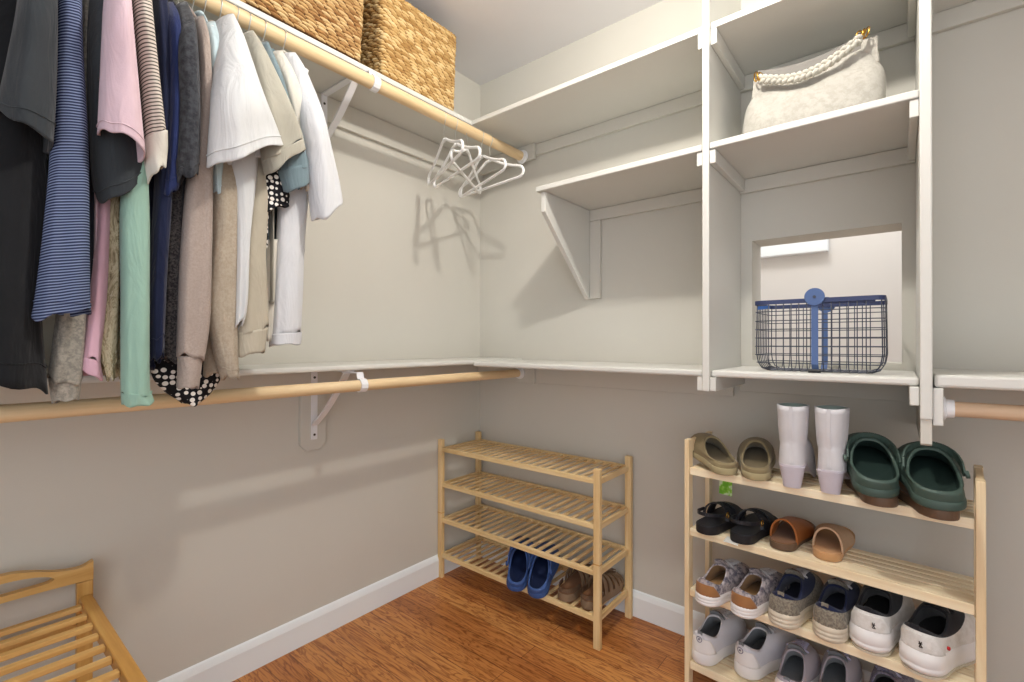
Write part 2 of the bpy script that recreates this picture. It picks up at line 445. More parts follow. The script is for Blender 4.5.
rod_bracket(-0.872, 2.018, 1.79, RX, ZU, 0.0215, 'white metal bracket under the upper left shelf beside the white shirts')

# ------------------------------------------------------------------ slatted bamboo rack in the corner (four tiers)
def corner_rack():
    t = thing('shoe_rack', 'bamboo four-tier slatted shoe rack standing in the room corner', 'shoe rack', (0.43, -0.155, 0))
    xs, ys = (0.019, 0.842), (-0.283, -0.031)
    for x in xs:
        for y in ys:
            put(MB().box((x-0.013, y-0.010, 0.0), (x+0.013, y+0.010, 0.642)), 'post', M['bamboo_z'], t, bevel=0.002)
    for z in (0.598, 0.435, 0.270, 0.106):
        sh = MB()
        x0, x1 = xs[0]+0.0135, xs[1]-0.0135
        n = 20
        for k in range(n):
            x = x0+0.022+(x1-x0-0.044)*k/(n-1)
            sh.box((x-0.0075, ys[0]+0.009, z-0.003), (x+0.0075, ys[1]-0.008, z+0.004))
        s = put(sh, 'shelf', M['bamboo_y'], t, bevel=0.0012)
        put(MB().box((x0, ys[0]-0.007, z-0.012), (x1, ys[0]+0.0085, z+0.007)), 'front_rail', M['bamboo_x'], s, bevel=0.002)
        put(MB().box((x0, ys[1]-0.0075, z-0.012), (x1, ys[1]+0.007, z+0.007)), 'back_rail', M['bamboo_x'], s, bevel=0.002)
        for x in (xs[0]+0.004, xs[1]-0.004):
            put(MB().box((x-0.007, ys[0]+0.0105, z-0.016), (x+0.007, ys[1]-0.0105, z+0.005)), 'side_rail', M['bamboo_y'], s, bevel=0.0015)
    for x in xs:                                       # dowel joint rings half way up the front posts
        put(MB().box((x-0.0134, ys[0]-0.0104, 0.300), (x+0.0134, ys[0]+0.0104, 0.3035)), 'joint', M['honey_x'], t)
corner_rack()

# ------------------------------------------------------------------ pale pine rack with shoes (turned a little from the wall)
RA = radians(-4.0)
R0 = Vector((1.166, -0.274, 0.0)); RW, RD = 0.646, 0.190
RXV = Vector((cos(RA), sin(RA), 0)); RYV = Vector((-sin(RA), cos(RA), 0))
TIERS = (0.700, 0.508, 0.318, 0.088)
def rk(u, v, z): return R0 + RXV*u + RYV*v + Vector((0, 0, z))
def pine_rack():
    t = thing('shoe_rack', 'pale pine shoe rack crowded with shoes under the wire basket shelf', 'shoe rack', tuple(rk(0, 0, 0)), (0, 0, RA))
    L = lambda mb, name, mat, par=t, **kw: loc_part(mb, name, mat, par, **kw)
    for sgn, u in ((-1, -0.001), (1, RW+0.001)):
        u0, u1 = (u-0.015, u) if sgn < 0 else (u, u+0.017)
        for v0, v1 in ((-0.006, 0.026), (RD-0.028, RD+0.002)):
            L(MB().box((u0, v0, 0), (u1, v1, 0.787)), 'post', M['pine_z'], bevel=0.002)
        L(MB().box((u0+0.001, 0.0265, 0.745), (u1-0.001, RD-0.0285, 0.786)), 'top_rail', M['pine_y'], bevel=0.003)
    for z in TIERS:
        sh = MB()
        sh.box((0, 0.0, z-0.024), (RW, 0.012, z))                # front lip
        for v, w in ((0.0345, 0.042), (0.0745, 0.022), (0.1045, 0.022), (0.1345, 0.022), (0.1645, 0.024)):
            sh.box((0.0, v-w/2, z-0.010), (RW, v+w/2, z-0.0005))
        s = L(sh, 'shelf', M['pine_x'], bevel=0.0015)
        for u0, u1 in ((0.0, 0.016), (RW-0.016, RW)):
            L(MB().box((u0, 0.0125, z-0.026), (u1, RD-0.002, z-0.0105)), 'side_rail', M['pine_y'], s, bevel=0.0015)
pine_rack()
# green card hanging from the back of the pine rack
M['green_card'] = NT('green_printed_card', 0.5, 0.3)
_k = M['green_card']; _v = _k.coords()
_k.color(_k.ramp(_k.noise(_v, 42, 2), [(0.42, srgb(116, 186, 48)), (0.52, srgb(158, 214, 82)), (0.60, srgb(226, 238, 196))])); M['green_card'] = _k.m
c = rk(0.040, RD-0.03, 0)
o = MB().prism([(0, 0.590), (0.040, 0.586), (0.041, 0.642), (0.002, 0.676)], 1, -0.001, 0.001)
for q in o.v: q += Vector((c.x-0.006, c.y-0.004, 0))
tag(o.build('green_card', M['green_card'], origin=(c.x+0.015, c.y, 0.59)), 'small bright green card hanging at the back of the pine rack', 'card')

# ------------------------------------------------------------------ honey bamboo bench at the lower left
def bench():
    t = thing('slatted_bench', 'honey bamboo slatted bench with cut-out handle at the lower left', 'bench', (0.40, -1.68, 0))
    x0, x1, yb, yf = 0.045, 0.86, -1.542, -1.835
    ztop = 0.440
    w = 0.016
    for xe, sgn in ((x0, 1), (x1, -1)):
        for y in (yb, yf):
            put(MB().box((xe-0.011, y-0.016, 0), (xe+0.011, y+0.016, 0.4762)), 'post', M['honey_z'], t, bevel=0.003)
        # curved handle board with an oval hand hole
        ym = (yb+yf)/2; hy = (yb-yf)/2+0.016
        n = 40; outer = []
        top = lambda q: 0.514 + 0.031*(0.5+0.5*cos(pi*min(1, abs(q)/0.82))) + 0.010*max(0, (abs(q)-0.84)/0.16)**1.5
        low = lambda q: 0.4765 + 0.005*(1-q*q)
        qs = [-1+2*k/n for k in range(n+1)]
        T = [(ym+q*hy, top(q)) for q in qs]; B = [(ym+q*hy, low(q)) for q in qs]
        hw, hh, hz = hy*0.55, 0.0150, 0.5035
        HT, HB = [], []
        for q in qs:
            y = q*hy
            if abs(y) < hw:
                d = hh*sqrt(max(0, 1-(y/hw)**2)); lift = 0.008*(1-(y/hw)**2)
            else: d = 0.0; lift = 0
            HT.append((ym+y, hz+d+lift)); HB.append((ym+y, hz-d+lift))
        hb = MB()
        for k in range(n):
            for a, b in ((HT, T), (B, HB)):
                pl = [a[k], a[k+1], b[k+1], b[k]]
                hb.prism(pl, 0, xe-0.010, xe+0.010)
        # drop the walls between neighbouring strips so the board is one solid
        o = put(hb, 'handle', M['honey_y'], t)
        bm = bmesh.new(); bm.from_mesh(o.data); bmesh.ops.remove_doubles(bm, verts=bm.verts, dist=1e-5)
        seen = {}
        for f in bm.faces: seen.setdefault(tuple(sorted(v.index for v in f.verts)), []).append(f)
        bad = [f for fs in seen.values() if len(fs) > 1 for f in fs]
        bad += [f for f in bm.faces if f.calc_area() < 1e-9 and f not in bad]
        bmesh.ops.delete(bm, geom=list(set(bad)), context='FACES'); bmesh.ops.recalc_face_normals(bm, faces=bm.faces)
        bm.to_mesh(o.data); bm.free()
    for zt in (ztop, 0.20):
        sh = MB()
        k = 0; x = x0+0.051
        while x < x1-0.03:
            sh.box((x-0.0092, yf+0.014, zt-0.016), (x+0.0092, yb-0.013, zt-0.004)); x += 0.0620
        s = put(sh, 'slats', M['honey_y'], t, bevel=0.002)
        for y in (yb, yf):
            put(MB().box((x0+0.0115, y-0.0125, zt-0.030), (x1-0.0115, y+0.0125, zt+0.002)), 'side_rail', M['honey_x'], t, bevel=0.003)
        for xe in (x0, x1):
            put(MB().box((xe-0.008, yf+0.0165, zt-0.085), (xe+0.008, yb-0.0165, zt-0.055)), 'end_rail', M['honey_y'], t, bevel=0.002)
bench()

# ------------------------------------------------------------------ woven baskets on the upper left shelf
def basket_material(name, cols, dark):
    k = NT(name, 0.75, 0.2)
    at = k.n('ShaderNodeAttribute', attribute_name='strand_tone_gap_shade')
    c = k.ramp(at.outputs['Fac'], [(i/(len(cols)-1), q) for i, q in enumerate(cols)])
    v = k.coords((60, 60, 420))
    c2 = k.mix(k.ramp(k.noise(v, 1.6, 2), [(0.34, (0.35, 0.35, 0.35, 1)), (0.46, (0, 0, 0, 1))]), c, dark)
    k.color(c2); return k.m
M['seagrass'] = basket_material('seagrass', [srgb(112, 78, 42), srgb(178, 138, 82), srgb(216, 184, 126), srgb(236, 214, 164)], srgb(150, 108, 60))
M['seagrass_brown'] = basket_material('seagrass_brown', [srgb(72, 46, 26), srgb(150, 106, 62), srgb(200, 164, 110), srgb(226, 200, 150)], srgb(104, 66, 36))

def basket(label, x0, x1, y0, y1, z0, hgt, mat, lean=0.0):
    t = thing('woven_basket', label, 'basket', ((x0+x1)/2, (y0+y1)/2, z0))
    rnd = random.Random(int(abs(y0)*1000))
    rc = 0.022
    # rounded rectangle perimeter
    per = []
    def seg(a, b):
        d = (Vector(b)-Vector(a)); n = max(1, int(d.length/0.0026))
        for i in range(n): per.append((Vector(a)+d*(i/n), Vector((d.y, -d.x)).normalized()))
    def arc(c, a0):
        for i in range(14):
            q = a0+radians(90)*i/14; per.append((Vector(c)+Vector((cos(q), sin(q)))*rc, Vector((cos(q), sin(q)))))
    seg((x0+rc, y0), (x1-rc, y0)); arc((x1-rc, y0+rc), -pi/2)
    seg((x1, y0+rc), (x1, y1-rc)); arc((x1-rc, y1-rc), 0)
    seg((x1-rc, y1), (x0+rc, y1)); arc((x0+rc, y1-rc), pi/2)
    seg((x0, y1-rc), (x0, y0+rc)); arc((x0+rc, y0+rc), pi)
    n = len(per); pitch = 0.0105; rows = int(hgt/pitch)
    s = [0.0]
    for i in range(1, n): s.append(s[-1]+(per[i][0]-per[i-1][0]).length)
    SL = 0.038
    jit = [(rnd.random()*SL, rnd.uniform(0.85, 1.2)) for _ in range(rows+1)]
    cellv = {}
    vs, fs, att = [], [], []
    sub = 8
    nz = rows*sub
    for k in range(nz+1):
        r = min(k//sub, rows-1); f = k/sub - r
        z = z0 + hgt*k/nz
        taper = 1.0 - lean*(1-k/nz)
        for i in range(n):
            p, nr = per[i]
            u = (s[i] + jit[r][0] + (f-0.5)*0.016)/SL*jit[r][1]
            cell = int(math.floor(u)); fu = u-cell
            h = 0.0095*sqrt(max(0, 1-(2*f-1)**2))*(0.15+0.85*max(0.0, sin(pi*fu))**0.6)
            q = p + nr*(h-0.006)
            cx, cy = (x0+x1)/2, (y0+y1)/2
            vs.append((cx+(q.x-cx)*taper, cy+(q.y-cy)*taper, z))
            key = (r, cell)
            if key not in cellv: cellv[key] = rnd.random()
            att.append((0.30+0.70*cellv[key]) if h > 0.0040 else 0.06*rnd.random())  # recessed gaps between strands coloured dark: shade painted into the weave
    for k in range(nz):
        for i in range(n):
            j = (i+1) % n
            fs.append((k*n+i, k*n+j, (k+1)*n+j, (k+1)*n+i))
    # inner wall and floor
    base = len(vs)
    inner = [p-nr*0.010 for p, nr in per]
    cx, cy = (x0+x1)/2, (y0+y1)/2
    for z, tp in ((z0+hgt, 1.0), (z0+0.008, 1-lean)):
        for q in inner: vs.append((cx+(q.x-cx)*tp, cy+(q.y-cy)*tp, z)); att.append(0.3)
    for i in range(n):
        j = (i+1) % n
        fs.append((nz*n+i, nz*n+j, base+j, base+i)); fs.append((base+i, base+j, base+n+j, base+n+i))
    fs.append(tuple(range(base+n, base+2*n)))
    fs.append(tuple(range(n-1, -1, -1)))
    mb = MB(); mb.add(vs, fs)
    me = bpy.data.meshes.new('basket_wall')
    off = OFF[t.name]
    me.from_pydata([tuple(Vector(p)-off) for p in vs], [], fs); me.update()
    a = me.attributes.new('strand_tone_gap_shade', 'FLOAT', 'POINT'); a.data.foreach_set('value', att)
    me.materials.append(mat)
    me.polygons.foreach_set('use_smooth', [True]*len(me.polygons))
    o = bpy.data.objects.new('basket_wall', me); COL.objects.link(o); o.parent = t
    # braided rim
    rim = MB(); rp = [Vector((p.x, p.y, z0+hgt+0.004)) for p, nr in per[::4]]
    m = len(rp)
    for ph in (0, pi):
        pts = []
        for i, q in enumerate(rp):
            nr = per[(i*4) % n][1]
            w = 2*pi*s[(i*4) % n]/0.030+ph
            pts.append(q + Vector((nr.x, nr.y, 0))*(-0.006+0.004*cos(w)) + Vector((0, 0, 0.004*sin(w))))
        rim.tube(pts, 0.0052, 6, closed=True)
    put(rim, 'braided_rim', M['seagrass_rim'], t, smooth=True)
M['seagrass_rim'] = wood('seagrass_rim', srgb(160, 118, 66), srgb(204, 168, 108), srgb(226, 198, 142), 2, 0.7)
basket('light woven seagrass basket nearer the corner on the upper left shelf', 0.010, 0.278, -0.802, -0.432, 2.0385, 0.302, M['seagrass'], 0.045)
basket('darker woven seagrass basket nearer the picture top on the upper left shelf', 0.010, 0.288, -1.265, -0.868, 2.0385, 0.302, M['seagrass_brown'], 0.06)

# ------------------------------------------------------------------ black wire basket with blue grip
M['navy_metal'] = paint('navy_coated_steel', srgb(52, 62, 98), 0.45, 0.05, 10, 0.0, 100, 0.4)
M['strap_blue'] = paint('steel_blue_coating', srgb(78, 102, 148), 0.45, 0.05, 10, 0.0, 100, 0.4)
M['wire'] = paint('dark_wire', srgb(52, 58, 74), 0.4, 0.05, 10, 0.0, 100, 0.5)
M['black_plastic'] = paint('black_plastic', srgb(28, 28, 30), 0.4, 0.05, 10, 0.0, 100, 0.4)
def wire_basket():
    zb = ZL1+0.0005
    t = thing('wire_basket', 'dark wire mesh basket with folded blue handle on the shelf by the opening', 'basket', (1.50, -0.20, zb))
    x0, x1, y0, y1 = 1.356, 1.654, -0.300, -0.085
    H1 = 0.200
    rc = 0.03; br = 0.030
    def perim(inset, z, n=9):
        pts = []
        a0, a1, b0, b1 = x0+inset, x1-inset, y0+inset, y1-inset; r = rc*0.8
        for cx, cy, q0 in ((a1-r, b0+r, -90), (a1-r, b1-r, 0), (a0+r, b1-r, 90), (a0+r, b0+r, 180)):
            for k in range(n): 
                q = radians(q0+90*k/(n-1)); pts.append(Vector((cx+r*cos(q), cy+r*sin(q), z)))
        return pts
    wr = 0.00135
    net = MB()
    prof = [(0.001, H1-0.004), (0.000, 0.13), (-0.001, 0.05), (0.003, 0.024), (0.012, 0.008), (0.028, 0.002)]
    def inset(z):
        for (i0, z0), (i1, z1) in zip(prof, prof[1:]):
            if z1 <= z <= z0: return i0+(i1-i0)*(z0-z)/(z0-z1)
        return prof[-1][0]
    for z in (0.168, 0.142, 0.118, 0.094, 0.070, 0.046, 0.024): net.tube(perim(inset(z), zb+z), wr, 5, closed=True)
    nx, ny = 14, 8
    for k in range(1, nx):
        f = k/nx; x = x0+0.02+(x1-x0-0.04)*f
        if abs(f-0.5) < 0.01: continue
        pts = [Vector((x, y0+i, zb+z)) for i, z in prof]; pts2 = [Vector((x, y1-i, zb+z)) for i, z in reversed(prof)]
        net.tube(pts+pts2, wr, 5)
    for k in range(1, ny):
        y = y0+0.02+(y1-y0-0.04)*k/ny
        net.tube([Vector((x0+i, y, zb+z)) for i, z in prof]+[Vector((x1-i, y, zb+z)) for i, z in reversed(prof)], wr, 5)
    for cx, cy, sx, sy in ((x0, y0, 1, 1), (x1, y0, -1, 1), (x0, y1, 1, -1), (x1, y1, -1, -1)):
        net.tube([Vector((cx+sx*(0.007+i), cy+sy*(0.007+i), zb+z)) for i, z in prof], wr*1.2, 5)
    put(net, 'wire_mesh', M['wire'], t, smooth=True)
    rim = perim(-0.001, 0, 9); band = MB()
    band.loft([[Vector((p.x, p.y, zb+H1-0.012)) for p in rim], [Vector((p.x, p.y, zb+H1)) for p in rim],
               [Vector((p.x, p.y, zb+H1)) for p in perim(0.002, 0)], [Vector((p.x, p.y, zb+H1-0.012)) for p in perim(0.002, 0)], [Vector((p.x, p.y, zb+H1-0.012)) for p in rim]], False, False)
    put(band, 'rim', M['navy_metal'], t)
    xm = 1.505
    for y, s in ((y0-0.0015, 1), (y1+0.0015, -1)):
        st = MB()
        st.box((xm-0.008, y-0.0012, zb+0.022), (xm+0.008, y+0.0012, zb+H1+0.004))
        st.bar((xm, y, zb+0.024), (xm, y+s*0.022, zb+0.002), 0.016, 0.0024, up=(0, 1, 0))
        put(st, 'strap', M['strap_blue'], t, bevel=0.0005)
    dk = MB().disc((xm, y0-0.005, zb+H1+0.003), 0.0235, (0, 1, 0), 0.005, 32)
    d = put(dk, 'hinge_disc', M['strap_blue'], t, bevel=0.001)
    put(MB().disc((xm, y0-0.008, zb+H1+0.003), 0.004, (0, 1, 0), 0.003, 14), 'rivet', M['wire'], d)
    put(MB().disc((xm+0.004, y1+0.005, zb+H1-0.004), 0.0235, (0, 1, 0), 0.005, 32), 'hinge_disc', M['strap_blue'], t, bevel=0.001)
    # the two grip halves folded down flat on the rim
    g = MB()
    for yy in (y0+0.006, y1-0.006):
        g.bar((x0+0.03, yy, zb+H1-0.003), (xm-0.02, yy, zb+H1-0.003), 0.006, 0.007)
    g2 = MB().bar((xm+0.02, y0+0.008, zb+H1-0.012), (x1-0.02, y0+0.008, zb+H1-0.014), 0.006, 0.008)
    put(g2, 'grip', M['navy_metal'], t, bevel=0.001)
    put(MB().bar((x0+0.006, y0+0.012, zb+H1-0.020), (x0+0.04, y0+0.008, zb+H1-0.018), 0.007, 0.010), 'grip', M['blue_plastic'], t, bevel=0.002)
    put(MB().tube([Vector((xm-0.014, y0-0.004, zb+0.005)), Vector((xm+0.014, y0-0.004, zb+0.005))], 0.005, 10), 'clip', M['black_plastic'], t, smooth=True, auto=40)
M['blue_plastic'] = paint('bright_blue_plastic', srgb(72, 120, 196), 0.4, 0.03, 10, 0.0)
wire_basket()

# ------------------------------------------------------------------ cream handbag
M['suede_cream'] = fabric('cream_suede', srgb(176, 172, 163), 0.07, 600, 0.9, mottled=srgb(164, 160, 150), mscale=55)
M['bag_lining'] = fabric('grey_bag_panel', srgb(138, 134, 128), 0.05, 600, 0.9)
M['braid'] = fabric('braid_leather', srgb(186, 182, 170), 0.10, 500, 0.7)
M['gold'] = NT('gold_ring', 0.25, 0.5); M['gold'].b.inputs['Metallic'].default_value = 1.0; M['gold'].color(srgb(206, 160, 74)); M['gold'] = M['gold'].m
def handbag():
    zb = 1.6795
    t = thing('handbag', 'cream suede handbag with a braided handle on gold rings', 'bag', (1.48, -0.21, zb))
    yc = -0.225
    def P(px, py, y): return onY(px, py, y)
    # front outline (left and right edge heights) measured on the bag's front face
    rings = []
    n = 44
    prof = [(0.000, 1.322, 1.640, 0.050), (0.012, 1.314, 1.648, 0.060), (0.045, 1.310, 1.653, 0.066), (0.085, 1.312, 1.655, 0.064), (0.125, 1.318, 1.652, 0.054), (0.155, 1.330, 1.640, 0.044), (0.185, 1.345, 1.630, 0.034), (0.205, 1.352, 1.626, 0.026)]
    pr = cr(prof, 4)
    for z, xa, xb, th in pr:
        f = z/0.205
        ring = []
        for k in range(n):
            q = 2*pi*k/n
            cx = abs(cos(q))**0.65*(1 if cos(q) > 0 else -1); sy = abs(sin(q))**0.8*(1 if sin(q) > 0 else -1)
            x = (xa+xb)/2+(xb-xa)/2*cx
            u = (x-xa)/(xb-xa)
            # the top edge sags on the left half and climbs to the right ring
            sag = (-0.028*sin(pi*min(1, max(0, u)))) * f**2 + f**2*0.010*(u-0.5)
            wr = 0.004*sin(9*u*pi+z*50)*(1-f)*0.6 + 0.0035*sin(23*z*3+5*u*pi)*(0.4+0.6*f)
            y = yc + 0.02*f + sy*(th+wr)
            ring.append(Vector((x, y, zb+z+sag)))
        rings.append(ring)
    m = MB(); m.loft(rings, True, False)
    put(m, 'body', M['suede_cream'], t, smooth=True, solid=0.003)
    # back panel folded up behind the handle
    bk = []
    for i in range(25):
        u = i/24; x = 1.350+0.262*u
        top = zb+0.240-0.022*sin(pi*u)**0.8+0.010*u
        low = zb+0.120-0.020*sin(pi*u)
        bk.append([Vector((x, yc+0.016, low)), Vector((x, yc+0.012, top)), Vector((x, yc+0.0155, top)), Vector((x, yc+0.0195, low))])
    put(MB().loft(bk), 'back_panel', M['bag_lining'], t, smooth=True, auto=50)
    # wing flaps of the top corners
    for x, s in ((1.352, -1), (1.624, 1)):
        fl = MB()
        fl.loft([[Vector((x+s*a-0.018, yc-0.006+0.03*b, zb+c)), Vector((x+s*a+0.018, yc-0.006+0.03*b, zb+c)), Vector((x+s*a+0.018, yc+0.010+0.03*b, zb+c)), Vector((x+s*a-0.018, yc+0.010+0.03*b, zb+c))]
                 for a, b, c in ((0.0, 0, 0.150), (-0.004, 0.1, 0.190), (-0.004, 0.3, 0.212 if s < 0 else 0.226))])
        put(fl, 'corner_tab', M['suede_cream'], t, smooth=True, bevel=0.004)
    # braided handle
    A = Vector((1.366, yc-0.040, zb+0.186)); B = Vector((1.604, yc-0.036, zb+0.212))
    def path(u):
        return A.lerp(B, u) + Vector((0, -0.012*sin(pi*u), -0.046*sin(pi*u)))
    hb = MB()
    N = 11
    for ph in range(3):
        pts = []
        for i in range(N*8+1):
            u = i/(N*8); w = 2*pi*(u*N/2.0)+ph*2*pi/3
            p = path(u); pts.append(p + Vector((0, 0.0058*sin(2*w), 0))+Vector((0, 0, 0.0080*sin(w))))
        hb.tube(pts, 0.0062, 8)
    put(hb, 'braided_handle', M['braid'], t, smooth=True)
    for c, tilt in ((Vector((1.360, yc-0.036, zb+0.196)), 0.4), (Vector((1.608, yc-0.030, zb+0.222)), -0.5)):
        for k in range(3):
            q = c+Vector((0.007*(k-1)*(1 if tilt < 0 else -1), 0.004*(k-1), 0.004*(k-1)))
            ax = Vector((0.9, 0.5*(k-1), 0.4*tilt)).normalized(); s = ax.cross(Vector((0, 0, 1))).normalized(); u = s.cross(ax)
            rg = [q+s*(0.0125*cos(2*pi*i/22))+u*(0.0125*sin(2*pi*i/22)) for i in range(22)]
            put(MB().tube(rg, 0.0021, 6, closed=True), 'gold_ring', M['gold'], t, smooth=True)
handbag()

# ------------------------------------------------------------------ empty white hangers on the upper rod
M['hanger_white'] = paint('hanger_white', srgb(244, 244, 242), 0.45, 0.01, 8, 0, 100, 0.3)
M['hook_steel'] = NT('hook_steel', 0.3, 0.5); M['hook_steel'].b.inputs['Metallic'].default_value = 0.9; M['hook_steel'].color(srgb(205, 205, 200)); M['hook_steel'] = M['hook_steel'].m
def hanger(label, y, rz=0.0, hw=0.205, drop=0.105, group=None, tip=0.0, zneck=None):
    t = thing('clothes_hanger', label, 'hanger', (RX, y, ZU), (tip, 0, rz), group)
    hook = MB(); r = 0.0235
    pts = [Vector((r*cos(q), 0, r*sin(q))) for q in [radians(-150-24*k) if False else radians(205-26*k) for k in range(10)]]
    neck = -0.080
    pts = pts[:-1] + [Vector((0.012, 0, -0.024)), Vector((0.001, 0, -0.034)), Vector((0, 0, neck-0.01))]
    hook.tube(pts, 0.0016, 6); loc_part(hook, 'hook', M['hook_steel'], t, smooth=True)
    z0 = neck-0.008
    loc_part(MB().tube([Vector((0, 0, z0+0.010)), Vector((0, 0, z0-0.004))], [0.004, 0.007], 10), 'collar', M['hanger_white'], t, smooth=True, auto=50)
    fr = MB()
    half = [(0.0, z0), (0.022, z0-0.002), (0.045, z0-0.014), (0.085, z0-0.034), (0.140, z0-0.056), (hw-0.02, z0-0.070), (hw-0.004, z0-0.082), (hw, z0-0.098), (hw-0.010, z0-drop-0.006), (hw-0.03, z0-drop-0.009)]
    hc = cr(half, 4)
    loop = [Vector((x, 0, z)) for x, z in hc] + [Vector((-x, 0, z)) for x, z in reversed(hc)][:-1]
    fr.tube(loop, 0.0056, 8, closed=True)
    loc_part(fr, 'frame', M['hanger_white'], t, smooth=True)
    return t
hanger('empty white hanger, first of the left trio beside the bracket', -0.535, radians(-24))
hanger('empty white hanger in the middle of the left trio', -0.475, radians(-18))
hanger('empty white hanger, third of the trio, hook against the shelf corner', -0.405, radians(-62))
hanger('empty white hanger in the pair nearest the corner, on its left', -0.322, radians(-20))
hanger('empty white hanger closest of all to the room corner', -0.272, radians(-6))

# ------------------------------------------------------------------ shoes
def footw(t, W, toe=0.24, heel=0.16):
    base = W*(0.36 + 0.02*sin(pi*t) + 0.14*(0.5-0.5*cos(pi*min(1, max(0, (t-0.30)/0.40)))))
    if t < heel: base *= sqrt(max(0, 1-(1-t/heel)**2))**0.9
    if t > 1-toe: base *= sqrt(max(0, 1-((t-1+toe)/toe)**2))**0.85
    return base
def footprint(L, W, side, n=44, toe=0.24, scale=1.0, z=0.0, zf=None, shift=0.0):
    """closed loop, heel at y = 0, toe at y = L; side = +1 right foot, -1 left foot"""
    pts = []
    for k in range(n):
        q = 2*pi*k/n; t = (1-cos(q))/2; sg = 1 if q <= pi else -1
        w = footw(t, W, toe)
        c = -side*W*0.07*sin(pi*max(0, t-0.05))*(t) + side*W*0.02
        y = L*t
        x = c + sg*w
        cx, cy = 0, L*0.5
        pts.append(Vector((cx+(x-cx)*scale, cy+(y-cy)*(1-(1-scale)*W/L*1.6)+shift, z if zf is None else zf(t, sg))))
    return pts
def oval(y0, y1, w, n, zf, xo=0.0, pw=0.8):
    out = []
    for k in range(n):
        q = 2*pi*k/n; t = (1-cos(q))/2; sg = 1 if q <= pi else -1
        out.append(Vector((xo+sg*w*(abs(sin(q))**pw), y0+(y1-y0)*t, zf(t))))
    return out
def lerp(a, b, t): return a+(b-a)*t

def make_sole(root, name, mat, L, W, side, h, flare=1.03, lift=0.0, heel_up=0.0, toe=0.24, grooves=0, mats=None, base=0.0):
    """base: floor of the sole; toe spring 'lift'; thicker at the heel by heel_up"""
    zt = lambda t: base+h+heel_up*(1-t)**1.2+lift*max(0, (t-0.7)/0.3)**2
    zb = lambda t: base+lift*max(0, (t-0.72)/0.28)**2
    rings = []
    prof = [(0.93, 0.0), (0.985, 0.06), (flare, 0.22)]
    for g in range(grooves):
        f = 0.30+0.5*g/max(1, grooves)
        prof += [(flare, f), (flare-0.018, f+0.05), (flare-0.018, f+0.09), (flare, f+0.14)]
    prof += [(flare-0.005, 0.82), (0.995, 1.0)]
    for sc_, f in prof:
        rings.append(footprint(L, W, side, toe=toe, scale=sc_, zf=lambda t, sg, f=f: zb(t)+(zt(t)-zb(t))*f))
    return loc_part(MB().loft(rings), name, mat, root, smooth=True, auto=45), zt

def upper_surface(L, W, side, zs, y0, y1, cw, zc, n=44, p=1.7, q=1.9, K=16, toe=0.24, bulge=0.0, inset=0.985, xo=0.0):
    foot = footprint(L, W, side, n, toe, inset, zf=lambda t, sg: zs(t)-0.003)
    col = oval(y0, y1, cw, n, zc, xo)
    rings = []
    for k in range(K+1):
        u = k/K; s_ = u**p; zz = 1-(1-u)**q
        rings.append([Vector((a.x+(b.x-a.x)*s_ + (bulge*sin(pi*u)*(1 if a.x > b.x else -1)), a.y+(b.y-a.y)*s_, a.z+(b.z-a.z)*zz)) for a, b in zip(foot, col)])
    return foot, col, rings

def vamp_z(L, zs1, y1, zf, y, p, q):
    u = max(0.0, min(1.0, (L-y)/(L-y1)))**(1/p)
    return (zs1-0.003)+(zf-zs1+0.003)*(1-(1-u)**q)

def shoe_upper(root, L, W, side, zs, y0, y1, cw, zc, mat, lin, p=1.7, q=1.9, toe=0.24, lip=0.004, foxing=None, insole=0.012, name='upper', bands=None, xo=0.0, inset=0.985, flat_in=False):
    n = 44
    foot, col, rings = upper_surface(L, W, side, zs, y0, y1, cw, zc, n, p, q, toe=toe, inset=inset, xo=xo)
    m = MB()
    mats = [mat]
    if bands:                                  # list of (u_from, u_to, material): real panels of another fabric
        mats += [b[2] for b in bands]
    for k in range(len(rings)-1):
        u = (k+0.5)/(len(rings)-1); m.mi = 0
        for bi, b in enumerate(bands or []):
            if b[0] <= u <= b[1]: m.mi = bi+1
        m.loft([rings[k], rings[k+1]], False, False)
    m.mi = 0
    for bi, b in enumerate(bands or []):
        if b[1] >= 0.999: m.mi = bi+1
    # rolled lip
    c = Vector((sum(v.x for v in col)/n, sum(v.y for v in col)/n, 0))
    def inn(ring, d, dz): 
        out = []
        for v in ring:
            r = Vector((v.x-c.x, v.y-c.y, 0)); l = r.length; r = r*(max(0.001, l-d)/l) if l > 0 else r
            out.append(Vector((c.x+r.x, c.y+r.y, v.z+dz)))
        return out
    r1 = inn(col, lip*0.4, lip*0.7); r2 = inn(col, lip*1.2, lip*0.6)
    r3 = inn(col, lip*1.5, -lip*0.5)
    m.loft([col, r1, r2, r3], False, False)
    up = loc_part(m, name, mats, root, smooth=True)
    # lining down to the footbed
    ins = footprint(L, W, side, n, toe, 0.80, zf=lambda t, sg: zs(t)+0.003)
    li = MB()
    rr = [r3]
    for f in (0.35, 0.75, 1.0):
        rr.append([Vector((lerp(a.x, b.x, f**1.5), lerp(a.y, b.y, f**1.5), lerp(a.z, b.z, 1-(1-f)**1.5))) for a, b in zip(r3, ins)])
    li.loft(rr, False, True)
    loc_part(li, 'lining', lin, up, smooth=True, auto=60)
    return up

